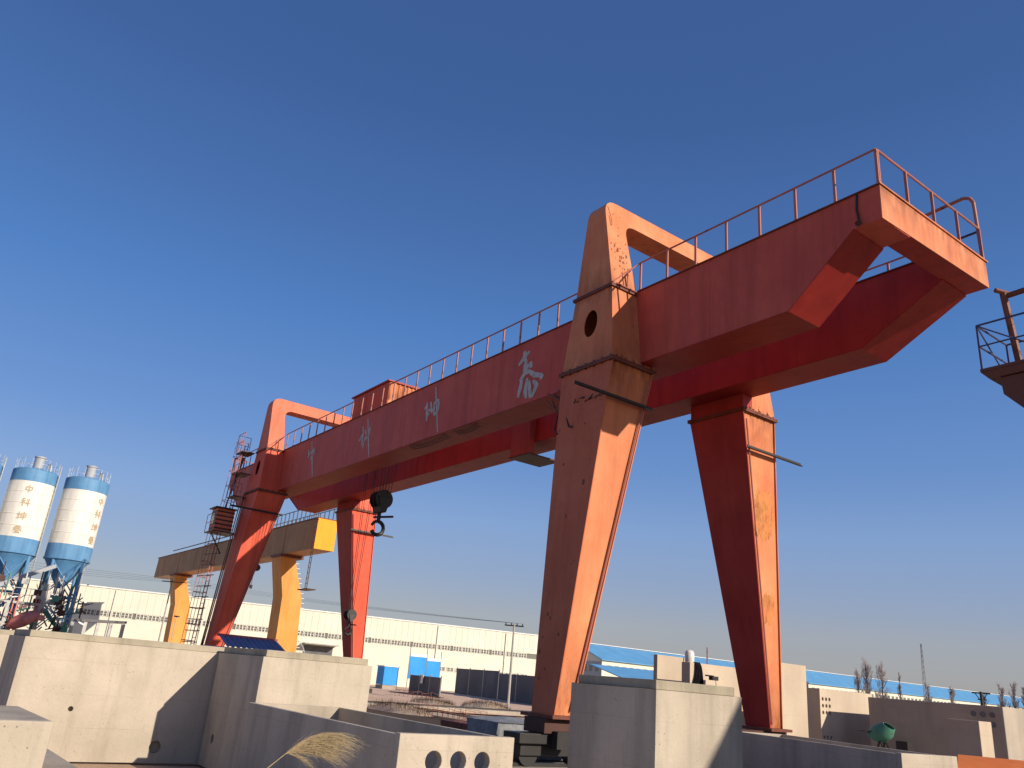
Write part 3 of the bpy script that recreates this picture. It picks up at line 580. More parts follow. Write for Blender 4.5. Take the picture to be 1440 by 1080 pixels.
# ------------------------------------------------------------------ yellow gantry crane behind
yc = thing('gantry_crane', (-59, 7.7, 0), 'yellow single-girder gantry crane with cranked legs standing behind the large red crane', 'gantry crane')
YX0, YX1, YY0, YY1, YZ0, YZ1 = -83.5, -38, 6.76, 8.3, 9.83, 12.03
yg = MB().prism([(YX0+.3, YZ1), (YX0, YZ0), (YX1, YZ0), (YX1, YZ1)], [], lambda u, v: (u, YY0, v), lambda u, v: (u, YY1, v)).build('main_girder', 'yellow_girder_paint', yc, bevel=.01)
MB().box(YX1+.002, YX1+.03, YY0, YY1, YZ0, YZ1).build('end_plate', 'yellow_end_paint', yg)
MB().box(YX0-.1, YX1+.06, YY0-.07, YY1+.07, YZ1+.002, YZ1+.05).build('top_flange', 'flange_rust', yg)
for x in range(-80, -38, 6): MB().box(x-.06, x+.06, YY0-.02, YY0-.002, YZ0+.05, YZ1-.05).build('stiffener', 'yellow_girder_paint', yg)
def yleg(xc):
    path = [(9.82, 6.55, 7.75), (9.2, 6.62, 7.85), (6.7, 7.2, 8.75), (3.2, 7.3, 9.0), (.7, 7.45, 9.05)]
    lg = MB()
    for (z1, a1, b1), (z0, a0, b0) in zip(path, path[1:]):
        h1 = .95; h0 = .95
        lg.hexa([(xc-h0, a0, z0), (xc+h0, a0, z0), (xc+h0, b0, z0), (xc-h0, b0, z0)], [(xc-h1, a1, z1), (xc+h1, a1, z1), (xc+h1, b1, z1), (xc-h1, b1, z1)])
    # drop the inner caps so that the leg is one skin
    lg.f = [f for i, f in enumerate(lg.f) if not (i % 6 in (0, 1) and not (i // 6 == 0 and i % 6 == 1) and not (i // 6 == 3 and i % 6 == 0))]
    lo = lg.build('leg', 'yellow_paint', yc)
    MB().box(xc-1.05, xc+1.05, 6.45, 8.35, 9.6, 9.81).build('leg_head', 'flange_rust', lo)
    MB().box(xc-.5, xc+.5, 5.2, 11.4, .25, .7).build('sill_beam', 'yellow_paint', lo)
    ed = lambda z: next((b0+(b1-b0)*(z-z0)/(z1-z0) for (z1, a1, b1), (z0, a0, b0) in zip(path, path[1:]) if z0 <= z <= z1), 9)
    rr = MB()
    for k in range(24): z = 1+.36*k; rr.path([(xc+.5, ed(z)-.02, z), (xc+.5, ed(z)+.42, z)], .028, 5)
    rr.build('step_rungs', 'cladding', lo)['kind'] = 'stuff'
yleg(-44.5); yleg(-74.4)
railing(yc, [(-53, YY0+.02, YZ1+.05), (YX1-.1, YY0+.02, YZ1+.05)], .95, .85, mname='steel_dark', r=.03, post_r=.04)
railing(yc, [(-53, YY1-.02, YZ1+.05), (YX1-.1, YY1-.02, YZ1+.05)], .95, .85, mname='steel_dark', r=.03, post_r=.04)
MB().path([(-79, YY0+.4, YZ1+.6), (-53, YY0+.4, YZ1+.6)], .05).build('conductor_rail', 'steel_dark', yc)
b_ = MB()
for dx in (0, .3): b_.path([(-37.3-dx, YY0-.3, YZ1-.1), (-37.3-dx, YY0-.3, 6.95)], .03)
for k in range(13): b_.path([(-37.3, YY0-.3, YZ1-.4-k*.36), (-37.6, YY0-.3, YZ1-.4-k*.36)], .02, 5)
b_.box(-38.3, -36.6, YY0-.55, YY0+.1, 6.86, 6.93); b_.path([(-37.4, YY0-.3, YZ1-.15), (-38.1, YY0+.1, YZ1-.15)], .03); b_.build('hanging_ladder', 'dark_rust', yc)
yh = thing('electric_hoist', (-52, 7.5, 9.2), 'dark electric hoist under the girder of the yellow crane', 'hoist')
b_ = MB(); b_.tube((-52.6, 7.5, 9.3), (-51.2, 7.5, 9.3), .28, 14); b_.box(-52.3, -51.6, 7.3, 7.7, 9.5, 9.8); b_.build('hoist_body', 'steel_dark', yh, True)
b_ = MB(); b_.tube((-51.9, 7.5, 9.1), (-51.9, 7.5, 7.9), .02); b_.tube((-51.9, 7.5, 7.9), (-51.9, 7.5, 7.6), .12, 10); b_.build('hoist_hook', 'steel_dark', yh)

# ------------------------------------------------------------------ precast concrete
def side_face(b_, fn, u0, u1, v0, v1, holes, dep):
    """outer skin of one wall with recessed round holes; fn(u,v,d) maps, d is depth inwards"""
    loops = [[(u0, v0), (u1, v0), (u1, v1), (u0, v1)]]+[circ(*h) for h in holes]
    flat = [p for l in loops for p in l]; tri = tessellate_polygon([[Vector((u, v, 0)) for u, v in l] for l in loops])
    b_.add([fn(u, v, 0) for u, v in flat], [tuple(t_) for t_ in tri])
    for l in loops[1:]:
        k = len(l); b_.add([fn(u, v, 0) for u, v in l]+[fn(u, v, dep) for u, v in l], [(i, (i+1) % k, k+(i+1) % k, k+i) for i in range(k)]+[tuple(range(k, 2*k))])
def culvert(label, x0, x1, y0, y1, ht, mname='concrete', lip=.13, hx=(), hy=(), t_=.22, group='precast concrete culvert boxes standing on end', lipmat='concrete_lip', rot=0):
    cx, cy = (x0+x1)/2, (y0+y1)/2; e = thing('culvert_box', (cx, cy, 0), label, 'concrete box', group)
    b_ = MB(); zt = ht
    side_face(b_, lambda u, v, d: (x1-d, u, v), y0, y1, 0, zt, hx, .14)
    side_face(b_, lambda u, v, d: (u, y0+d, v), x0, x1, 0, zt, hy, .14)
    b_.add([(x0, y0, 0), (x0, y1, 0), (x0, y1, zt), (x0, y0, zt)], [(0, 1, 2, 3)]); b_.add([(x0, y1, 0), (x1, y1, 0), (x1, y1, zt), (x0, y1, zt)], [(0, 1, 2, 3)])
    O = [(x0, y0), (x1, y0), (x1, y1), (x0, y1)]; I = [(x0+t_, y0+t_), (x1-t_, y0+t_), (x1-t_, y1-t_), (x0+t_, y1-t_)]
    for i in range(4):
        j = (i+1) % 4; b_.add([(*O[i], zt), (*O[j], zt), (*I[j], zt), (*I[i], zt)], [(0, 1, 2, 3)]); b_.add([(*I[i], 0), (*I[j], 0), (*I[j], zt), (*I[i], zt)], [(0, 1, 2, 3)])
    bm_o = b_.build('shell', mname, e); md = bm_o.modifiers.new('weld', 'WELD'); md.merge_threshold = .0005
    bv = bm_o.modifiers.new('bevel', 'BEVEL'); bv.width = .026; bv.segments = 2; bv.limit_method = 'ANGLE'; bv.angle_limit = R(50)
    if lip:
        s_ = .07; A = [(x0+s_, y0+s_), (x1-s_, y0+s_), (x1-s_, y1-s_), (x0+s_, y1-s_)]; B = [(x0+t_-.003, y0+t_-.003), (x1-t_+.003, y0+t_-.003), (x1-t_+.003, y1-t_+.003), (x0+t_-.003, y1-t_+.003)]
        MB().prism(A, [B], lambda u, v: (u, v, zt+.002), lambda u, v: (u, v, zt+lip)).build('spigot_lip', lipmat, e, bevel=.012)
    if rot: e.rotation_euler.z = rot
    return e
culvert('tall pale culvert box right of centre with a diagonal shadow on its sunny side', 6.9, 8.69, -7.05, -5.21, 2.24, hx=[(-5.62, .95, .035)])
culvert('pale culvert box with a sunlit side behind the trough with three holes', -1.74, 1.0, -9.84, -7.48, 2.23, hy=[(-1.1, .55, .09)])
culvert('broad pale culvert box at left with a large diagonal shadow across its face', -4.6, -1.8, -13.62, -8.9, 2.22, hx=[(-12.5, .95, .05), (-10.75, .3, .12)])
culvert('pale culvert box partly hidden at the left edge behind the broad one', -9.6, -7, -15.2, -13.0, 2.2, hx=[])
# U-shaped trough with three round holes in its sunny end
def trough(label, x0, x1, y0, y1, ht, wt, holes, rot=0, mname='concrete', group='precast concrete troughs'):
    """open-topped trough; holes go right through the +X end wall"""
    cx, cy = (x0+x1)/2, (y0+y1)/2; e = thing('concrete_trough', (cx, cy, 0), label, 'concrete trough', group)
    b_ = MB(); b_.box(x0, x1-.14, y0, y0+wt, 0, ht); b_.box(x0, x1-.14, y1-wt, y1, 0, ht); b_.box(x0, x1-.14, y0+wt+.001, y1-wt-.001, 0, .2)
    b_.build('side_walls', mname, e, bevel=.012)
    MB().prism([(y0, 0), (y1, 0), (y1, ht+.02), (y0, ht+.02)], [circ(*h) for h in holes], lambda u, v: (x1, u, v), lambda u, v: (x1-.139, u, v)).build('end_wall', mname, e, bevel=.01)
    MB().box(x0-.12, x0-.001, y0, y1, 0, ht).build('end_wall', mname, e, bevel=.01)
    if rot: e.rotation_euler.z = rot
    return e
trough('low concrete trough in the foreground with three round holes in its end', 1.2, 6.92, -10.0, -8.1, 1.4, .1, [(-9.44, 1.09, .13), (-9.04, 1.09, .13), (-8.64, 1.09, .13)])
trough('long shaded concrete trough in front of the far right crane leg', 1.9, 7.2, 2.75, 4.5, 1.4, .1, [(3.1, 1.0, .13), (3.5, 1.0, .13), (3.9, 1.0, .13)], R(-11))
def block(label, x0, x1, y0, y1, z0, z1, mname='concrete', bevel=.02, cat='concrete block', name='concrete_block', rot=0, group=None):
    o = MB().box(x0, x1, y0, y1, z0, z1).build(name, mname, bevel=bevel, loc=((x0+x1)/2, (y0+y1)/2, z0)); o.rotation_euler.z = rot
    return tag(o, label, cat, group)
block('pale concrete slab block lying on a lower block at the left edge', 6.3, 8.08, -16.0, -14.35, 1.06, 1.49, rot=R(3))
block('low pale concrete block in the bottom left corner under the slab block', 5.6, 8.95, -16.6, -13.83, 0, 1.0, rot=R(2))
for k, yy in enumerate((-15.6, -14.6)): block(('hidden' if False else 'dark timber spacer between the two stacked blocks at left, '+('outer' if k == 0 else 'inner')+' one'), 6.4, 7.95, yy-.05, yy+.05, 1.0, 1.06, 'wood_pole', .005, 'timber', 'timber_spacer')
# tall stacked pieces beyond the legs
def panelled(label, x, y0, y1, ht, dep, holes=(), mname='concrete_beige', shade=None):
    e = thing('precast_wall', (x-dep/2, (y0+y1)/2, 0), label, 'concrete wall', 'precast pieces stored beyond the crane')
    b_ = MB(); side_face(b_, lambda u, v, d: (x-d, u, v), y0, y1, 0, ht, holes, .25)
    b_.add([(x, y0, 0), (x-dep, y0, 0), (x-dep, y1, 0), (x, y1, 0), (x, y0, ht), (x-dep, y0, ht), (x-dep, y1, ht), (x, y1, ht)], [(0, 1, 5, 4), (1, 2, 6, 5), (2, 3, 7, 6), (4, 5, 6, 7)])
    o = b_.build('body', mname, e); o.modifiers.new('weld', 'WELD').merge_threshold = .0005
    bv = o.modifiers.new('bevel', 'BEVEL'); bv.width = .02; bv.segments = 2; bv.limit_method = 'ANGLE'; bv.angle_limit = R(50)
    return e
panelled('beige precast wall right of the small blue-roofed building', -8, 10.5, 12.4, 3.72, .22)
panelled('beige precast wall with a black cloth over it between the right-hand crane legs', -6, 10.28, 16.6, 3.46, .45)
panelled('tall narrow beige precast wall just right of the far right crane leg', -2, 10.6, 12.2, 3.61, .5)
ho = [(13.18+.22*i, 2.5-.24*j-(.62 if j > 2 else 0), .07, 10) for i in range(3) for j in range(6)]
panelled('beige precast piece with rows of round holes at right', -2, 13.0, 16.6, 2.86, 1.6, ho)
e = panelled('long shaded precast wall at right with one sunlit end', 4.05, 14.0, 17.5, 2.7, 4.7, (), 'concrete_old')
for i in range(3):
    for j in range(2): MB().tube((3.1+.3*i, 14.02, 2.42-.3*j), (3.1+.3*i, 13.97, 2.42-.3*j), .085, 12).build('hole_shade_disc', 'wall_dark', e)  # dark discs painting in the shade inside round holes
panelled('short upright precast piece with a sunlit side near the right edge', 5.3, 9.55, 10.3, 2.2, .9, [(9.95, 1.2, .06, 10), (9.95, .95, .06, 10)])
# things on and beside the beige walls
b_ = MB(); b_.lathe([(0, 0), (.17, .0), (.19, .06), (.19, .36), (.15, .44), (.06, .48), (0, .48)], 18, (-6.22, 10.5, 3.462)); tag(b_.build('white_drum', 'white_plastic', smooth=True, loc=(-6.22, 10.5, 3.46)), 'small white drum on top of the beige wall', 'drum')
cl = MB(); V = []; F = []; nu, nv = 16, 14; rc = random.Random(11)
for i in range(nu+1):
    for j in range(nv+1):
        u = i/nu; v = j/nv; wd = .15+.16*v**1.6; y = 10.68+(u-.5)*2*wd+.05*math.sin(v*3); z = 3.50-.9*v+.04*math.sin(u*7)*v
        x = -5.93+.05*math.sin(u*14+v*2)*(.3+v)+rc.random()*.012-(.22*(1-v*9) if v < .11 else 0); V.append((x, y, z if v > .11 else 3.49+.02*v))
for i in range(nu):
    for j in range(nv): a = i*(nv+1)+j; F.append((a, a+nv+1, a+nv+2, a+1))
cl.add(V, F); o = cl.build('black_cloth', 'black_cloth', smooth=True, loc=(-5.95, 10.68, 2.6)); md = o.modifiers.new('thick', 'SOLIDIFY'); md.thickness = .02; tag(o, 'black cloth draped over the top of the beige wall', 'cloth')
b_ = MB(); b_.path([(-5.8, 10.95, 3.02), (-5.55, 11.2, 3.0)], .03); b_.box(-5.65, -5.45, 11.0, 11.35, 2.85, 3.0); b_.path([(-5.55, 11.3, 2.9), (-5.5, 11.32, 1.9)], .012); tag(b_.build('water_tap_bracket', 'steel_dark', loc=(-5.55, 11.2, 2.8)), 'small dark bracket beside the black cloth on the beige wall', 'bracket')
b_ = MB(); b_.path([(-2.3, 10.75, 3.61), (-2.9, 10.55, 5.1)], .06, 8); tag(b_.build('leaning_pipe', 'cable', loc=(-2.3, 10.75, 3.61)), 'dark pipe leaning out above the tall narrow wall right of the crane leg', 'pipe')
b_ = MB(); b_.path([(-7.0, 12.5, 0), (-7.0, 12.5, 4.2)], .03); tag(b_.build('marker_post', 'rail_paint', loc=(-7.0, 12.5, 0)), 'thin post rising beside the white drum at the beige walls', 'post')
# green drum mixer parked by the walls
gm = thing('concrete_mixer', (.6, 12.6, 0), 'small green concrete mixer in front of the shaded wall at right', 'mixer')
b_ = MB(); b_.lathe([(.1, -.42), (.3, -.36), (.36, -.1), (.36, .1), (.22, .42), (.2, .42), (.3, .1)], 16, (0, 0, 0)); b_.v = [(.6+x*.8+z*.7, 12.6+y, 1.55-x*.5+z*.55) for x, y, z in b_.v]; b_.build('drum', 'green_paint', gm, True)
for k, (x, y) in enumerate(((.2, 12.3), (1.1, 12.3), (.2, 12.9), (1.1, 12.9))): MB().path([(x, y, 0), (.62, (y+12.6)/2, 1.35)], .035).build('leg', 'steel_dark', gm)
MB().tube((.15, 12.35, 1.55), (.15, 12.35, 1.56+.02), .26, 14).build('handwheel', 'steel_dark', gm)
for yy in (12.2, 13.0): MB().tube((1.15, yy-.05, .22), (1.15, yy+.05, .22), .22, 14).build('wheel', 'steel_dark', gm)
MB().box(1.2, 1.6, 12.4, 12.8, .9, 1.35).build('motor', 'steel_dark', gm)
# orange sheet-metal hood bottom right
hp = thing('machine_hood', (14.3, -7.2, 0), 'bright orange sloping sheet-metal hood in the bottom right corner', 'machine hood')
A_ = [Vector((13.02, -7.65, 1.9)), Vector((15.3, -6.6, 1.93)), Vector((15.9, -7.9, 1.62)), Vector((13.45, -8.6, 1.62))]
b_ = MB(); b_.hexa([p-Vector((0, 0, .03)) for p in A_], A_); b_.build('hood', 'hopper_orange', hp)
b_ = MB(); b_.hexa([(13.3, -8.35, .3), (15.6, -7.8, .3), (15.2, -6.75, .3), (13.15, -7.65, .3)], [(13.45, -8.45, 1.585), (15.7, -7.85, 1.585), (15.2, -6.8, 1.86), (13.15, -7.68, 1.84)]); b_.build('housing', 'steel_dark', hp)
b_ = MB(); b_.box(13.2, 15.3, -8.0, -7.0, .05, .3); b_.build('base', 'steel_dark', hp)
# tarpaulin-covered stack left of the near crane leg
tp = thing('covered_stack', (-4.3, .4, 0), 'stack of goods under a slack blue-grey tarpaulin left of the near crane leg', 'covered stack')
V = []; F = []; n = 22; rc = random.Random(4)
for i in range(n+1):
    for j in range(n+1):
        u = i/n*2-1; v = j/n*2-1; k = max(abs(u), abs(v)); top = 1.03-.08*math.sin(3*u+1)*math.cos(2.2*v)
        if k < .72: x, y, z = u/.72, v/.72, top+.03*math.sin(9*u)*math.sin(7*v)
        else:
            f = (k-.72)/.28; x, y = u/k, v/k; z = top*(1-f)+.03*f; x *= 1+.07*math.sin(11*math.atan2(v, u))*f; y *= 1+.06*math.sin(9*math.atan2(v, u))*f
        V.append((-4.3+x*.85, .4+y*1.25, max(.02, z)+rc.random()*.012))
for i in range(n):
    for j in range(n): a = i*(n+1)+j; F.append((a, a+n+1, a+n+2, a+1))
MB().add(V, F).build('tarpaulin', 'tarp', tp, True)
b_ = MB(); b_.path([(-3.44, -.85, 1.0), (-3.43, 1.65, .98)], .014); b_.path([(-3.4, .35, 1.03), (-3.36, .3, .05)], .014); b_.build('tie_rope', 'cable', tp)
block('dark steel trough slung beside the tarpaulin stack at the crane leg', -2.9, -1.9, .1, 2.0, .55, .95, 'steel_dark', .03, 'steel trough', 'steel_trough')

# ------------------------------------------------------------------ hut with a corrugated roof
ht = thing('site_hut', (-22, -2.6, 0), 'small hut with a blue-grey corrugated roof behind the culvert boxes', 'hut')
MB().box(-23.6, -20.6, -3.6, -1.3, 0, 2.45).build('walls', 'cladding_grey', ht)
rf = MB().hexa([(-23.7, -3.75, 2.52), (-20.1, -3.75, 2.46), (-20.1, -1.0, 2.46), (-23.7, -1.0, 2.52)], [(-23.7, -3.75, 2.56), (-20.1, -3.75, 2.50), (-20.1, -1.0, 2.50), (-23.7, -1.0, 2.56)]).build('roof', 'hut_roof', ht)
V = []; F = []
for i in range(45):
    y = -3.75+i*.0625; o_ = .06 if i % 4 in (1, 2) else 0; V += [(-20.05, y, 2.50+o_), (-21.6, y, 3.0+o_)]
for i in range(44): F.append((2*i, 2*i+2, 2*i+3, 2*i+1))
MB().add(V, F).build('corrugated_sheet', 'hut_roof', rf)
MB().box(-21.75, -21.5, -3.8, -.98, 2.98, 3.09).build('ridge_cap', 'hut_ridge', rf)

# ------------------------------------------------------------------ silos
CH = {'zhong': [[(.15, .3), (.85, .3)], [(.85, .3), (.82, .68)], [(.15, .3), (.18, .68)], [(.18, .66), (.82, .66)], [(.5, 0), (.5, 1)]],
 'ke': [[(.45, .02), (.1, .12)], [(.02, .32), (.5, .32)], [(.27, .08), (.27, 1)], [(.27, .38), (.02, .7)], [(.27, .38), (.48, .6)], [(.62, .15), (.72, .27)], [(.6, .4), (.7, .5)], [(.52, .68), (1, .6)], [(.84, 0), (.84, 1)]],
 'kun': [[(.02, .35), (.38, .35)], [(.2, .05), (.2, .8)], [(0, .85), (.42, .75)], [(.48, .2), (.98, .2)], [(.48, .2), (.48, .7)], [(.98, .2), (.98, .7)], [(.48, .45), (.98, .45)], [(.48, .7), (.98, .7)], [(.73, 0), (.73, 1)]],
 'tai': [[(.2, .12), (.8, .12)], [(.12, .27), (.88, .27)], [(.03, .42), (.97, .42)], [(.48, 0), (.35, .45), (.03, .72)], [(.55, .35), (.97, .7)], [(.5, .5), (.5, 1)], [(.3, .6), (.4, .72)], [(.2, .95), (.45, .78)], [(.75, .55), (.55, .75)], [(.55, .75), (.82, .95)]]}
def silo(cx, cy, text_ang, label):
    e = thing('cement_silo', (cx, cy, 0), label, 'silo', 'blue and white cement silos'); r = 1.58; c = (cx, cy, 0); N = 40
    sh = MB().lathe([(r, 9.1), (r, 13.3)], N, c).build('shell', 'silo_white', e, True)
    for z in (9.95, 10.8, 11.65, 12.5): MB().lathe([(r+.001, z-.03), (r+.022, z-.015), (r+.022, z+.015), (r+.001, z+.03)], N, c).build('weld_ring', 'silo_white', sh, True)
    MB().lathe([(r+.012, 13.3), (r+.012, 14.2), (r*.9, 14.32), (0, 14.6)], N, c).build('upper_band', 'blue_paint', e, True)
    MB().lathe([(r+.012, 8.0), (r+.012, 9.1)], N, c).build('lower_band', 'blue_paint', e, True)
    MB().lathe([(r, 8.0), (.25, 5.9), (.25, 5.5)], N, c).build('cone', 'blue_paint', e, True)
    MB().lathe([(r+.06, 7.95), (r+.06, 8.06)], N, c).build('ring_beam', 'blue_paint', e, True)
    b_ = MB(); b_.lathe([(.36, 14.4), (.36, 15.35), (.42, 15.36), (.42, 15.48), (0, 15.56)], 16, c); b_.build('dust_filter', 'cladding_grey', e, True)
    b_ = MB(); b_.path([(cx+.8, cy+.6, 14.3), (cx+.85, cy+.6, 14.9), (cx+1.1, cy+.75, 14.8), (cx+1.1, cy+.8, 14.3)], .06); b_.build('vent_pipe', 'galvanised', e)
    rl = MB()
    for z in (14.7, 15.05): rl.path([(cx+1.5*math.cos(a), cy+1.5*math.sin(a), z) for a in [2*math.pi*k/24 for k in range(25)]], .009, 4)
    for k in range(16): a = 2*math.pi*k/16; rl.tube((cx+1.5*math.cos(a), cy+1.5*math.sin(a), 14.25), (cx+1.5*math.cos(a), cy+1.5*math.sin(a), 15.1), .009, 4)
    rl.build('top_railing', 'galvanised', e)
    pts = [(cx+1.45*math.cos(a), cy+1.45*math.sin(a)) for a in (R(45), R(135), R(225), R(315))]
    for x, y in pts:
        lo = MB().tube((x, y, 3.2), (x, y, 8.6), .12, 8).build('leg', 'blue_paint', e); MB().tube((x, y, 0), (x, y, 3.2), .125, 8).build('leg_foot', 'green_paint', lo)
    for i in range(4):
        a, d = pts[i], pts[(i+1) % 4]; br = MB()
        for z0, z1 in ((5.3, 7.8), (2.7, 5.2), (.3, 2.6)): br.path([(*a, z0), (*d, z1)], .05, 5); br.path([(*d, z0), (*a, z1)], .05, 5)
        for z in (5.25, 2.65): br.path([(*a, z), (*d, z)], .07, 6)
        br.build('bracing', 'blue_paint' if i % 2 else 'green_paint', e)
    # vertical lettering
    for k, nm in enumerate(('zhong', 'ke', 'kun', 'tai')):
        b_ = MB(); z1 = 13.0-k*1.02; sz = .62
        for q, l in enumerate(CH[nm]):
            rr = r+.026+.0012*q
            stroke2d(b_, l, .05, lambda u, v, rr=rr: (cx+rr*math.cos(text_ang+(u-.5)*sz/r), cy+rr*math.sin(text_ang+(u-.5)*sz/r), z1-v*sz), lambda u, v: (cx+(r+.003)*math.cos(text_ang+(u-.5)*sz/r), cy+(r+.003)*math.sin(text_ang+(u-.5)*sz/r), z1-v*sz))
        b_.build('painted_character', 'ochre_letter', e)
    b_ = MB(); a = text_ang+R(75)
    x, y = cx+1.68*math.cos(a), cy+1.68*math.sin(a); b_.path([(x-.15, y, .2), (x-.15, y, 14.9)], .03); b_.path([(x+.15, y, .2), (x+.15, y, 14.9)], .03)
    for i in range(40): b_.path([(x-.15, y, .4+.36*i), (x+.15, y, .4+.36*i)], .018, 4)
    b_.build('ladder', 'galvanised', e)
silo(-54.0, -6.4, R(45), 'blue and white cement silo furthest right, its lettering near the sunlit right edge')
silo(-54.4, -10.05, R(-10), 'blue and white cement silo with brown lettering down its middle, second from right')
silo(-54.9, -13.8, R(-10), 'blue and white cement silo cut off by the left edge of the picture')
# mixing plant between the silo feet
mp = thing('mixing_plant', (-50.5, -10.5, 0), 'cluttered red and green mixing plant under the silos', 'mixing plant')
b_ = MB(); b_.box(-51.8, -49.8, -14, -7.6, 4.35, 4.5); b_.build('deck', 'galvanised', mp)
railing(mp, [(-49.8, -14, 4.5), (-49.8, -7.6, 4.5)], .9, 1.0, mid=True, mname='galvanised', r=.02, post_r=.02)
for y in (-13.6, -11.6, -9.8, -7.8): MB().box(-50.0, -49.8, y-.1, y+.1, 0, 4.35).build('column', 'galvanised', mp)
b_ = MB(); b_.lathe([(0, -1.1), (.5, -1.0), (.8, -.2), (.75, .5), (.45, 1.1), (.4, 1.1)], 20, (0, 0, 0)); b_.v = [(-49.3+x*.8, -8.7+z*.8+y*.2, 3.3+y*.75+z*.3) for x, y, z in b_.v]; b_.build('mixer_drum', 'machine_red', mp, True)
b_ = MB(); b_.box(-50.6, -49.4, -13.8, -10.4, 2.6, 2.85); b_.build('batch_hopper', 'machine_red', mp, bevel=.03); b_ = MB(); b_.box(-50.5, -49.5, -13.4, -11.9, 2.851, 3.6); b_.build('batch_hopper', 'dark_rust', mp, bevel=.03)
rc = random.Random(2)
for mn, nn_, z0_, z1_ in (('machine_red', 60, 2.3, 4.2), ('galvanised', 60, 2.3, 6.2), ('dark_rust', 60, 2.3, 6.0), ('green_paint', 22, 2.5, 5.2)):
    b_ = MB()
    for k in range(nn_):
        p = Vector((-50.8+rc.random()*1.9, -14+rc.random()*(6.4 if mn == 'machine_red' else 9.0), rc.uniform(z0_, z1_))); q = p+(Vector((rc.uniform(-.3, .3), rc.uniform(-.9, .9), rc.uniform(-.5, .6))) if k % 3 else Vector((0, 0, rc.uniform(.5, 1.6)))); b_.tube(p, q, .02+rc.random()*.05, 5)
        if k % 6 == 0: b_.box(p.x-.2, p.x+.15, p.y-.22, p.y+.22, p.z-.18, p.z+.2)
    b_.build('pipework', mn, mp)['kind'] = 'stuff'
b_ = MB(); b_.bar((-51, -11.5, 5.0), (-53, -7.2, 7.4), .28, .28); b_.build('screw_conveyor', 'cladding_grey', mp); b_ = MB(); b_.bar((-50.4, -7.6, 4.2), (-50.4, -5.2, 2.0), .3, .25); b_.build('screw_conveyor', 'green_paint', mp)
b_ = MB(); b_.box(-51.2, -50.4, -8.1, -7.3, 4.52, 5.5); b_.build('motor_housing', 'silo_white', mp, bevel=.05)
# roofed loading frame right of the silos
lf = thing('loading_frame', (-61.5, -1.4, 0), 'grey open frame with a dark flat roof right of the silos', 'shed')
b_ = MB(); b_.hexa([(-63.5, -5.2, 3.7), (-61, -5.2, 3.7), (-61, .4, 4.0), (-63.5, .4, 4.0)], [(-63.5, -5.2, 3.95), (-61, -5.2, 3.95), (-61, .4, 4.2), (-63.5, .4, 4.2)]); b_.build('roof', 'wall_dark', lf)
for k in range(6):
    y = -4.8+k*1.0; MB().box(-61.35, -61.05, y-.13, y+.13, 0, 3.72+.045*k).build('column', 'galvanised', lf)
b_ = MB()
for k in range(5): b_.path([(-61.2, -4.8+k, .4), (-61.2, -3.8+k, 3.2)], .04, 5)
b_.path([(-61.2, -4.8, 2.4), (-61.2, .2, 2.4)], .05); b_.build('bracing', 'galvanised', lf)

# ------------------------------------------------------------------ long white factory hall
U = Vector((.2268, .9739)); NRM = Vector((.9739, -.2268)); PO = Vector((-95.4, 1.64))-U*24
LEN = 86.2
def wb(s, d, z): q = PO+U*s+NRM*d; return (q.x, q.y, z)
hall = thing('factory_hall', (*(PO+U*LEN/2-NRM*15), 0), 'long cream-white factory hall with a strip of windows across the background', 'building')
def wbox(b_, s0, s1, d0, d1, z0, z1): return b_.hexa([wb(s0, d0, z0), wb(s0, d1, z0), wb(s1, d1, z0), wb(s1, d0, z0)], [wb(s0, d0, z1), wb(s0, d1, z1), wb(s1, d1, z1), wb(s1, d0, z1)])
# wall in courses, leaving the window strip open
b_ = MB(); wbox(b_, 0, LEN, -30, 0, 0, 5.34); wl = b_.build('wall', 'cladding', hall)
b_ = MB(); wbox(b_, 0, LEN, -30, 0, 6.06, 8.7); b_.build('wall', 'cladding', hall)
b_ = MB(); wbox(b_, 0, LEN, -30, -.12, 5.341, 6.059); b_.build('window_recess', 'window_glass', hall)
b_ = MB()
for i in range(int(LEN/.9)): wbox(b_, i*.9+.05, i*.9+.12, 0.002, .03, 6.07, 8.68)
b_.build('cladding_ribs', 'cladding', hall)
for i in range(8): dpb = MB(); wbox(dpb, 6.5+i*10.6, 6.62+i*10.6, .035, .15, .2, 8.6); dpb.build('downpipe', 'window_frame', hall)
b_ = MB(); wbox(b_, -.1, LEN+.1, -30.1, .12, 8.705, 8.85); b_.build('parapet_cap', 'roof_cap', hall)
def wwin(s, wd, z0, z1, n=3, d=-.06):
    b_ = MB()
    for i in range(n+1): u = s+wd*i/n; wbox(b_, u-.05, u+.05, d, d+.05, z0, z1)
    wbox(b_, s+.051, s+wd-.051, d, d+.04, z0, z0+.07); wbox(b_, s+.051, s+wd-.051, d, d+.04, z1-.07, z1); wbox(b_, s+.051, s+wd-.051, d+.002, d+.035, (z0+z1)/2-.02, (z0+z1)/2+.02)
    return b_
k = 0; s = .6; w0 = None
while s < LEN-2.2:
    if w0 is None: w0 = wwin(s, 1.25, 5.36, 6.04).build('window', 'window_frame', hall); s00 = s
    else: share(w0, 'window', (*(U*(s-s00)), 0), hall)
    k += 1; s += 1.42 if k % 4 else 1.75
for i in range(12):
    s = 69.5+i*1.28; bb = MB(); wbox(bb, s, s+1.0, .004, .02, 2.55, 3.15); p_ = bb.build('window', 'window_glass', hall); wwin(s, 1.0, 2.55, 3.15, 2, .022).build('frame', 'window_frame', p_)
b_ = MB()
for k in range(8): wbox(b_, 34+k*.001, 40, .01, .02, 0, .01) if False else None
wbox(b_, 51.5, 56.0, .01, 1.8, 4.45, 4.6); b_.build('canopy', 'galvanised', hall)
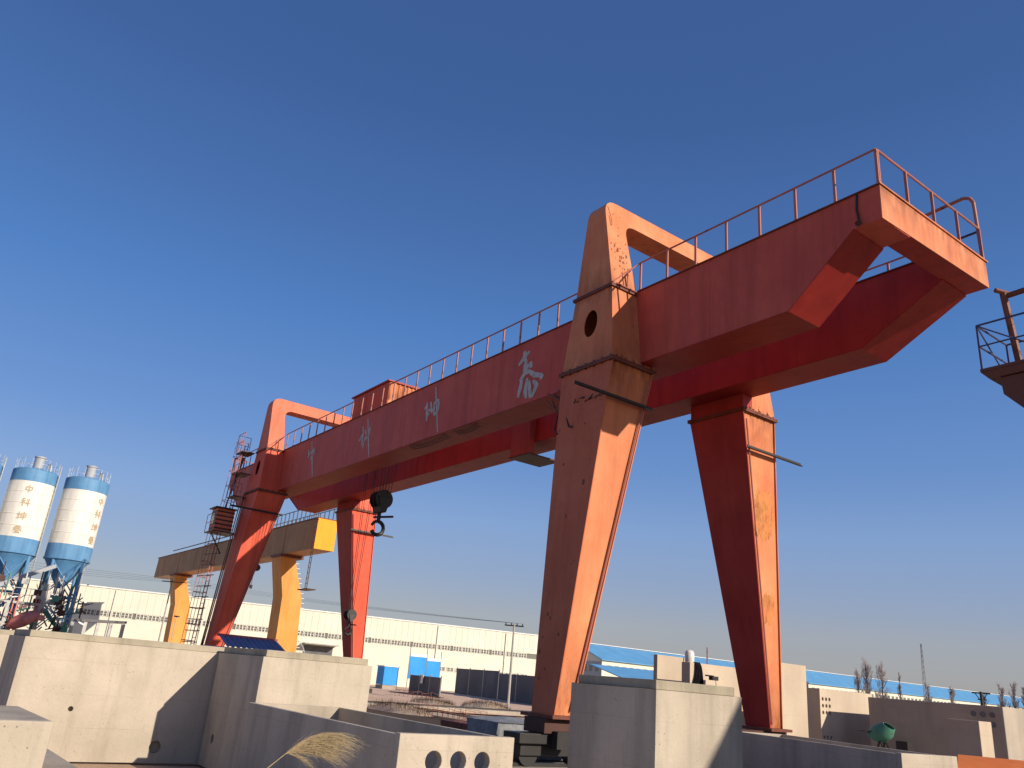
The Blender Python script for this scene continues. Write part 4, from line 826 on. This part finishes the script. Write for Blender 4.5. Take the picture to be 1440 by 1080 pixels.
b_ = MB(); wbox(b_, 51.7, 55.6, .006, .05, 2.9, 4.3); b_.build('loading_opening', 'wall_dark', hall)
# low white annexe with pillars under the canopy
an = thing('white_annexe', (*(PO+U*51+NRM*6), 0), 'low white annexe wall with a curved steel ring in front of the factory hall', 'building')
b_ = MB(); wbox(b_, 47.5, 52.5, 4, 6, 0, 3.0); b_.build('wall', 'cladding', an)
b_ = MB(); wbox(b_, 47.3, 52.7, 3.8, 6.2, 3.01, 3.15); b_.build('roof_slab', 'roof_cap', an)
rg = MB(); pc = Vector(wb(48.6, 8.0, 2.4)); rg.path([tuple(pc+Vector((0, 2.3*math.sin(a), 2.6*math.cos(a)-.2))) for a in [R(x) for x in range(10, 171, 10)]], .07)
for a in (R(60), R(110)): rg.path([tuple(pc), tuple(pc+Vector((0, 2.3*math.sin(a), 2.6*math.cos(a)-.2)))], .05)
tag(rg.build('steel_ring', 'galvanised', loc=tuple(pc)), 'half ring of bent steel standing before the white annexe', 'steel ring')
# blue cabins and boards
bc = thing('blue_cabin', (-66.3, 29.8, 0), 'bright blue site cabin before the white hall, left one standing alone', 'cabin')
MB().box(-68, -66.4, 28.9, 30.7, .55, 2.45).build('walls', 'bright_blue', bc); MB().box(-68.1, -66.3, 28.8, 30.8, 2.46, 2.54).build('roof', 'roof_cap', bc); MB().box(-68.0, -66.38, 28.9, 30.7, .05, .52).build('plinth', 'concrete_old', bc)
MB().box(-66.395, -66.37, 29.3, 30.3, 1.4, 2.1).build('window', 'window_glass', bc) if False else None
for lab, y0, y1, zt in (('taller bright blue board between white posts before the hall', 31.2, 33.3, 3.75), ('lower bright blue board beside the taller one before the hall', 33.42, 35.2, 3.45)):
    bb = thing('blue_board', (-65, (y0+y1)/2, 0), lab, 'board', 'blue boards before the hall')
    MB().box(-65.1, -65.0, y0, y1, 1.4, zt).build('panel', 'bright_blue', bb); MB().box(-65.12, -64.98, y0, y1, zt+.002, zt+.3).build('top_strip', 'roof_cap', bb)
    for y in (y0-.05, y1+.05): MB().tube((-65.05, y, 0), (-65.05, y, zt+1.1), .045, 6).build('post', 'galvanised', bb)
# dark panel fence
def fence(label, a, c, ht, n):
    a = Vector(a); c = Vector(c); d = c-a; e = thing('panel_fence', (*((a+c)/2), 0), label, 'fence', 'dark panel fences at the back of the yard'); u = d.normalized(); nn = Vector((u.y, -u.x))
    for i in range(n):
        p = a+d*((i+.02)/n); q = a+d*((i+.98)/n); o = nn*.05
        MB().hexa([(p.x-o.x, p.y-o.y, .05), (q.x-o.x, q.y-o.y, .05), (q.x+o.x, q.y+o.y, .05), (p.x+o.x, p.y+o.y, .05)], [(p.x-o.x, p.y-o.y, ht), (q.x-o.x, q.y-o.y, ht), (q.x+o.x, q.y+o.y, ht), (p.x+o.x, p.y+o.y, ht)]).build('panel', 'wall_dark', e)
    for i in range(n+1):
        p = a+d*(i/n); MB().tube((p.x, p.y, 0), (p.x, p.y, ht+.15), .07, 6).build('post', 'galvanised', e)
fence('dark grey panel fence nearest the blue boards', (-59.4, 28.3), (-51.2, 26.9), 1.85, 3)
fence('tall plain dark grey panel fence in the middle of the yard edge', (-72.3, 42.3), (-58.4, 38.8), 3.0, 3)
fence('dark grey fence with pale posts behind the utility pole', (-58.2, 38.7), (-44, 35.2), 2.75, 3)
b_ = MB(); b_.box(-56.0, -55.4, 27.45, 27.5, 1.15, 1.95); o = tag(b_.build('notice_board', 'white_plastic', loc=(-55.7, 27.48, 1.15)), 'small pale notice board on the dark fence', 'sign'); o.rotation_euler.z = R(-9.7)

# ------------------------------------------------------------------ blue-roofed halls
def bluehall(label, x, y0, y1, ez, rz, dep, wins):
    e = thing('blue_roofed_hall', (x-dep/2, (y0+y1)/2, 0), label, 'building', 'blue-roofed halls in the distance'); rx = x-dep/2
    MB().prism([(x, 0), (x, ez), (rx, rz-.1), (x-dep, ez), (x-dep, 0)], [], lambda u, v: (u, y0, v), lambda u, v: (u, y1, v)).build('wall', 'cladding', e)
    MB().box(x-dep+.01, x-.01, y0-.03, y0-.004, 0, ez-.3).build('gable_shade_sheet', 'cladding_grey', e)  # grey sheet over the cream wall, painting in the gable's shade
    for k, (xa, za, xb, zb) in enumerate(((x+.4, ez-.1, rx, rz), (rx, rz, x-dep-.4, ez-.1))):
        r_ = MB().hexa([(xa, y0-.4, za), (xb, y0-.4, zb), (xb, y1+.4, zb), (xa, y1+.4, za)], [(xa, y0-.4, za+.12), (xb, y0-.4, zb+.12), (xb, y1+.4, zb+.12), (xa, y1+.4, za+.12)]).build('roof', 'roof_blue', e)
    MB().box(rx-.3, rx+.3, y0-.4, y1+.4, rz+.125, rz+.22).build('ridge_cap', 'roof_cap', e)
    n = int((y1-y0-2)/1.7); w0 = None
    for i in range(min(n, wins)):
        yy = y0+1.2+i*1.7
        if w0 is None: w0 = MB().box(x+.003, x+.04, yy, yy+1.0, ez-1.6, ez-.8).build('window', 'window_glass', e)
        else: share(w0, 'window', (0, i*1.7, 0), e)
    for i in range(5): MB().box(x-1.6-i*1.5, x-.8-i*1.5, y0-.06, y0-.031, ez-1.9, ez-.9).build('window', 'window_glass', e)
    return e
bluehall('hall with a blue roof and cream wall right of the near crane leg', -86.6, 80.0, 132, 6.6, 9.2, 14, 26)
bluehall('very long hall with a blue roof in the far right distance', -88, 139.5, 262, 6.7, 9.4, 12, 60)
sm = thing('low_shed', (-68, 72, 0), 'low grey shed with a pale blue roof before the blue-roofed hall', 'building')
MB().box(-74, -68, 66.8, 84, 0, 3.6).build('wall', 'cladding_grey', sm)
MB().hexa([(-67.6, 66.4, 3.62), (-74.4, 66.4, 5.2), (-74.4, 84.4, 5.2), (-67.6, 84.4, 3.62)], [(-67.6, 66.4, 3.75), (-74.4, 66.4, 5.33), (-74.4, 84.4, 5.33), (-67.6, 84.4, 3.75)]).build('roof', 'roof_blue', sm)
for i in range(4): MB().box(-67.997, -67.95, 68.2+i*3.6, 69.6+i*3.6, 2.2, 3.0).build('window', 'window_glass', sm)

# ------------------------------------------------------------------ poles and wires
up_ = thing('utility_pole', (-35.8, 23.5, 0), 'grey concrete utility pole with a crossarm in the middle of the yard', 'utility pole')
MB().tube((-35.8, 23.5, 0), (-35.8, 23.5, 6.35), .11, 10, .07).build('pole', 'wood_pole', up_)
b_ = MB(); b_.bar((-36.25, 22.9, 6.22), (-35.35, 24.1, 6.22), .08, .1); b_.build('crossarm', 'steel_dark', up_)
for k in range(4): q = Vector((-36.2, 22.97, 6.27)).lerp(Vector((-35.4, 24.03, 6.27)), k/3); MB().lathe([(.03, 0), (.05, .05), (.03, .08), (.05, .12), (0, .16)], 8, tuple(q)).build('insulator', 'steel_dark', up_, True)
p2 = thing('utility_pole', (-7.9, 38.85, 0), 'short dark pole with crossarms by the end of the long blue roof', 'utility pole')
MB().tube((-7.9, 38.85, 0), (-7.9, 38.85, 3.9), .09, 8).build('pole', 'steel_dark', p2)
b_ = MB(); b_.bar((-8.35, 38.65, 3.82), (-7.45, 39.05, 3.82), .09, .09); b_.bar((-8.1, 38.76, 3.45), (-7.7, 38.94, 3.45), .07, .07); b_.path([(-8.2, 38.7, 3.8), (-7.9, 38.85, 3.3), (-7.6, 38.97, 3.8)], .025); b_.build('crossarm', 'steel_dark', p2)
mt_ = thing('lattice_mast', (-33.7, 81.9, 0), 'tall thin lattice mast against the sky at right', 'mast')
b_ = MB()
for i in range(3):
    a = 2*math.pi*i/3; b_.tube((-33.7+.3*math.cos(a), 81.9+.3*math.sin(a), 0), (-33.7+.08*math.cos(a), 81.9+.08*math.sin(a), 10.2), .035, 5)
for k in range(17):
    z = k*.6; r_ = .3-.22*z/10.2
    for i in range(3): a = 2*math.pi*i/3; c_ = a+2.094; b_.tube((-33.7+r_*math.cos(a), 81.9+r_*math.sin(a), z), (-33.7+r_*math.cos(c_), 81.9+r_*math.sin(c_), z+.6), .015, 4)
b_.build('lattice', 'galvanised', mt_)
def wire(label, a, c, sag, r=.02):
    a = Vector(a); c = Vector(c); b_ = MB(); b_.path([tuple(a.lerp(c, i/16)-Vector((0, 0, sag*4*(i/16)*(1-i/16)))) for i in range(17)], r, 4); tag(b_.build('overhead_wire', 'cable', loc=tuple(a)), label, 'wire', 'overhead wires')
for k in range(4):
    q = Vector((-36.2, 22.97, 6.42)).lerp(Vector((-35.4, 24.03, 6.42)), k/3)
    wire(('lowest','second lowest','second highest','highest')[k]+' of the thin wires sagging leftwards from the utility pole', q, (-70.5+.4*k, 5.0+.5*k, 8.6+.12*k), .25, .008)
    wire(('lowest','second lowest','second highest','highest')[k]+' of the thin wires in the sky beside the silos', (-70.5+.4*k, 5.0+.5*k, 8.6+.12*k), (-74, -22+.5*k, 8.3+.35*k), .3, .012)
wp = thing('utility_pole', (-70.2, 5.6, 0), 'slim pole mostly hidden behind the left leg of the yellow crane', 'utility pole')
MB().tube((-70.2, 5.6, 0), (-70.2, 5.6, 8.9), .09, 8, .06).build('pole', 'wood_pole', wp); b_ = MB(); b_.bar((-70.8, 4.8, 8.65), (-69.2, 6.8, 8.65), .08, .08); b_.build('crossarm', 'steel_dark', wp)
wire_pole = thing('utility_pole', (-74, -21.3, 0), 'slim pole out of sight behind the left silos', 'utility pole')
MB().tube((-74, -21.3, 0), (-74, -21.3, 9.5), .09, 8, .06).build('pole', 'wood_pole', wire_pole)
yl = thing('lamp_post', (-61, 4.4, 0), 'thin lamp post before the white hall, left of the yellow crane', 'lamp post')
MB().tube((-61, 4.4, 0), (-61, 4.4, 5.0), .04, 6).build('post', 'galvanised', yl); MB().box(-61.1, -60.9, 4.2, 4.65, 5.0, 5.12).build('lamp_head', 'steel_dark', yl)

# ------------------------------------------------------------------ vegetation and yard clutter
def bare_tree(x, y, h, seed, label, spread=.3):
    rg = random.Random(seed); e = thing('bare_tree', (x, y, 0), label, 'tree', 'bare winter trees on the horizon')
    tk = MB(); cr_ = MB(); tk.tube((x, y, 0), (x, y, h*.55), h*.018, 6, h*.010); tk.tube((x, y, h*.55), (x+rg.uniform(-.2, .2), y, h), h*.010, 5, .02); tk.build('trunk', 'brown_bark', e)
    for k in range(60):
        z = h*rg.uniform(.2, .95); a = rg.random()*6.283; L = h*spread*rg.uniform(.4, 1)*(1.1-z/h*.7); p = Vector((x, y, z)); q = p+Vector((math.cos(a)*L*.55, math.sin(a)*L*.55, L*.95)); cr_.tube(p, q, .05, 4, .02)
        for j in range(7):
            s_ = p.lerp(q, rg.uniform(.25, 1)); a2 = rg.random()*6.283; l2 = L*rg.uniform(.2, .5); m2 = s_+Vector((math.cos(a2)*l2*.5, math.sin(a2)*l2*.5, l2*.9)); cr_.tube(s_, m2, .028, 3, .012)
            for jj in range(2): s3 = s_.lerp(m2, rg.uniform(.3, .9)); a3 = rg.random()*6.283; cr_.tube(s3, s3+Vector((math.cos(a3)*l2*.3, math.sin(a3)*l2*.3, l2*.5)), .018, 3, .008)
    cr_.build('crown', 'hazy_twig', e)
for i, (x, y, h, lab) in enumerate(((-76, 138, 9.2, 'leftmost of the bare trees above the long blue roof'), (-75, 139.5, 11.6, 'tallest bare tree above the long blue roof'), (-72.5, 140.6, 11.0, 'bare tree right of the tallest one above the long blue roof'), (-69.5, 141.5, 9.6, 'slim bare tree above the middle of the long blue roof'), (-66, 145, 7.6, 'short bare tree above the middle of the blue roof, left of the mast'), (-62, 146, 7.4, 'short bare tree just left of the mast'), (-54.5, 149, 8.2, 'bare tree at the far right above the white wall end'), (-53, 150.3, 9.0, 'tallest bare tree at the far right edge'), (-51.4, 151, 8.3, 'bare tree at the right edge of the picture'), (-57.5, 148.5, 6.8, 'low bare tree right of the long blue roof'))):
    bare_tree(x, y, h, 20+i, lab, .30 if i != 3 else .16)
# distant low wood along the horizon
b_ = MB(); rg = random.Random(77)
for k in range(5200):
    a = R(84)+rg.random()*R(100); d = rg.uniform(255, 330); x = 16.97+d*math.cos(a); y = -15.7+d*math.sin(a); h = rg.uniform(4, 9.5)*(1+.35*math.sin(a*37)*math.sin(a*13))
    if h < 2: continue
    b_.add([(x-.12, y, 0), (x+.12, y+.05, 0), (x+rg.uniform(-1.2, 1.2), y, h)], [(0, 1, 2)])
    for j in range(3): z = h*rg.uniform(.3, .8); b_.add([(x, y, z), (x+.1, y+.1, z), (x+rg.uniform(-1.6, 1.6), y+rg.uniform(-1, 1), z+rg.uniform(.8, 2.4))], [(0, 1, 2)])
o = b_.build('distant_wood', 'hazy_twig'); o['kind'] = 'stuff'; o['label'] = 'low bare wood along the horizon'; o['category'] = 'wood'
# low hedge of bare shoots in front of the long hall
b_ = MB()
for k in range(900):
    u = rg.random(); x = -20+u*11+rg.uniform(-.5, .5); y = 33+u*2.5+rg.uniform(-.6, .6); h = rg.uniform(1.8, 3.3); b_.add([(x-.02, y, 0), (x+.02, y, 0), (x+rg.uniform(-.3, .3), y+rg.uniform(-.3, .3), h)], [(0, 1, 2)])
o = b_.build('bare_hedge', 'twig'); o['kind'] = 'stuff'; o['label'] = 'thin bare hedge shoots behind the precast pieces'; o['category'] = 'hedge'
# dead grass mounds
def mound(label, x, y, rx, ry, h, seed):
    rg = random.Random(seed); e = thing('grass_mound', (x, y, 0), label, 'mound', 'earth mounds in the yard'); b_ = MB(); V = []; F = []; n = 18
    for i in range(n+1):
        for j in range(n+1):
            u = i/n*2-1; v = j/n*2-1; k = max(0, 1-u*u-v*v); V.append((x+u*rx, y+v*ry, h*k**.7*(.75+.25*math.sin(u*5+seed)*math.cos(v*4))-.04+rg.random()*.05))
    for i in range(n):
        for j in range(n): a = i*(n+1)+j; F.append((a, a+n+1, a+n+2, a+1))
    b_.add(V, F).build('earth', 'ground', e, True); g = MB()
    for k in range(700):
        a = rg.random()*6.283; r_ = rg.random()**.5*.95; u, v = r_*math.cos(a), r_*math.sin(a); z = h*max(0, 1-u*u-v*v)**.7*.85; px, py = x+u*rx, y+v*ry; l = rg.uniform(.12, .4); g.add([(px-.012, py, z), (px+.012, py, z), (px+rg.uniform(-.15, .15), py+rg.uniform(-.15, .15), z+l)], [(0, 1, 2)])
    o = g.build('dry_grass', 'dead_grass', e); o['kind'] = 'stuff'
mound('grassy mound beside the foot of the utility pole', -34.5, 20.5, 2.2, 1.8, .55, 1)
mound('low grassy hump in the middle of the yard', -37, 17.5, 2.4, 1.6, .35, 2)
mound('weedy earth bank behind the culvert box with a sunlit side', -25.5, 8.2, 3.2, 1.2, .45, 3)
# rebar cages lying in the yard behind the trough
def rebar(label, x, y, L, wd, seed, rot):
    rg = random.Random(seed); b_ = MB(); c, s_ = math.cos(rot), math.sin(rot); T = lambda u, v, z: (x+u*c-v*s_, y+u*s_+v*c, z)
    for k in range(6): v = (k/5-.5)*wd; b_.path([T(-L/2, v, .3+.05*rg.random()), T(L/2, v, .3+.05*rg.random())], .016, 4)
    for k in range(int(L/.6)): u = -L/2+k*.6; b_.path([T(u, -wd/2, 0), T(u+rg.uniform(-.05, .05), -wd/2, (.3+rg.random()*.4)), T(u, wd/2, .3+rg.random()*.3), T(u, wd/2, 0)], .014, 4)
    tag(b_.build('rebar_cage', 'rust_bar', loc=(x, y, 0)), label, 'rebar', 'rebar cages in the yard')
rebar('rusty rebar cage just beyond the foreground trough', -9.5, 3.6, 8, 1.3, 1, R(-8))
rebar('rusty rebar cage further back by the weedy earth bank', -20.5, 8.6, 7, 1.2, 2, R(-5))
rebar('small rusty rebar frame in the open yard before the fence', -47, 22, 6, 1.0, 3, R(10))
b_ = MB(); b_.box(-14, -8, 5.4, 5.9, .3, .55); tag(b_.build('concrete_beam', 'concrete', bevel=.02, loc=(-11, 5.6, .3)), 'pale concrete beam lying behind the rebar cage', 'beam')
b_ = MB(); b_.box(-10.5, -6.0, 1.6, 2.1, .35, .6); tag(b_.build('timber_beam', 'flange_rust', bevel=.02, loc=(-8, 1.8, .35)), 'rusty beam lying left of the tarpaulin stack', 'beam')
# foreground reed plume
rd = thing('dry_reed', (11.06, -13.93, 0), 'dry golden reed plume arching in front of the foreground trough', 'reed')
RO = Vector((11.43, -13.43, 1.615)); RA = Vector((.597, .8, 0)).normalized(); RN = Vector((.8, -.597, 0)); RZ = Vector((0, 0, 1))
def rp(u, v, d=0): return RO+RA*u+RZ*v+RN*d
def qb(p0, p1, p2, t_): return (p0[0]*(1-t_)**2+2*p1[0]*t_*(1-t_)+p2[0]*t_*t_, p0[1]*(1-t_)**2+2*p1[1]*t_*(1-t_)+p2[1]*t_*t_)
MB().path([tuple(rp(-.62, -1.6)), tuple(rp(-.4, -.62)), tuple(rp(-.13, -.12)), tuple(rp(0, 0)), tuple(rp(.1, .085)), tuple(rp(.2, .135))], .0032, 6).build('stem', 'dry_reed', rd)
b_ = MB(); rg = random.Random(9)
for k in range(1000):
    w_ = rg.random(); c1 = (.21-.04*w_, .225-.17*w_); c2 = (.50-.13*w_, .12-.16*w_); t0 = rg.random()**1.3*.72; t1 = min(1.06, t0+rg.uniform(.18, .5)); dd = rg.gauss(0, .02)
    if k > 950: c1 = (.09, .012); c2 = (.21, -.055); t0, t1 = rg.uniform(.15, .6), rg.uniform(.7, 1.05)
    j1, j2 = rg.gauss(0, .015), rg.gauss(0, .018); pr_ = None
    for i in range(6):
        t_ = t0+(t1-t0)*i/5; q = qb((0, 0), c1, c2, t_); f = i/5; wv = .007*math.sin(i*2.1+k)*f
        p1 = rp(q[0]+j2*f, q[1]+j1*f+wv-.014*f*f*rg.random(), dd*t_); wd = .0011*(1-.7*f)
        if pr_ is not None: b_.add([pr_-RZ*wd, pr_+RZ*wd, p1+RZ*wd*.8, p1-RZ*wd*.8], [(0, 1, 2, 3)])
        pr_ = p1
o = b_.build('plume', 'dry_reed', rd); o['kind'] = 'stuff'
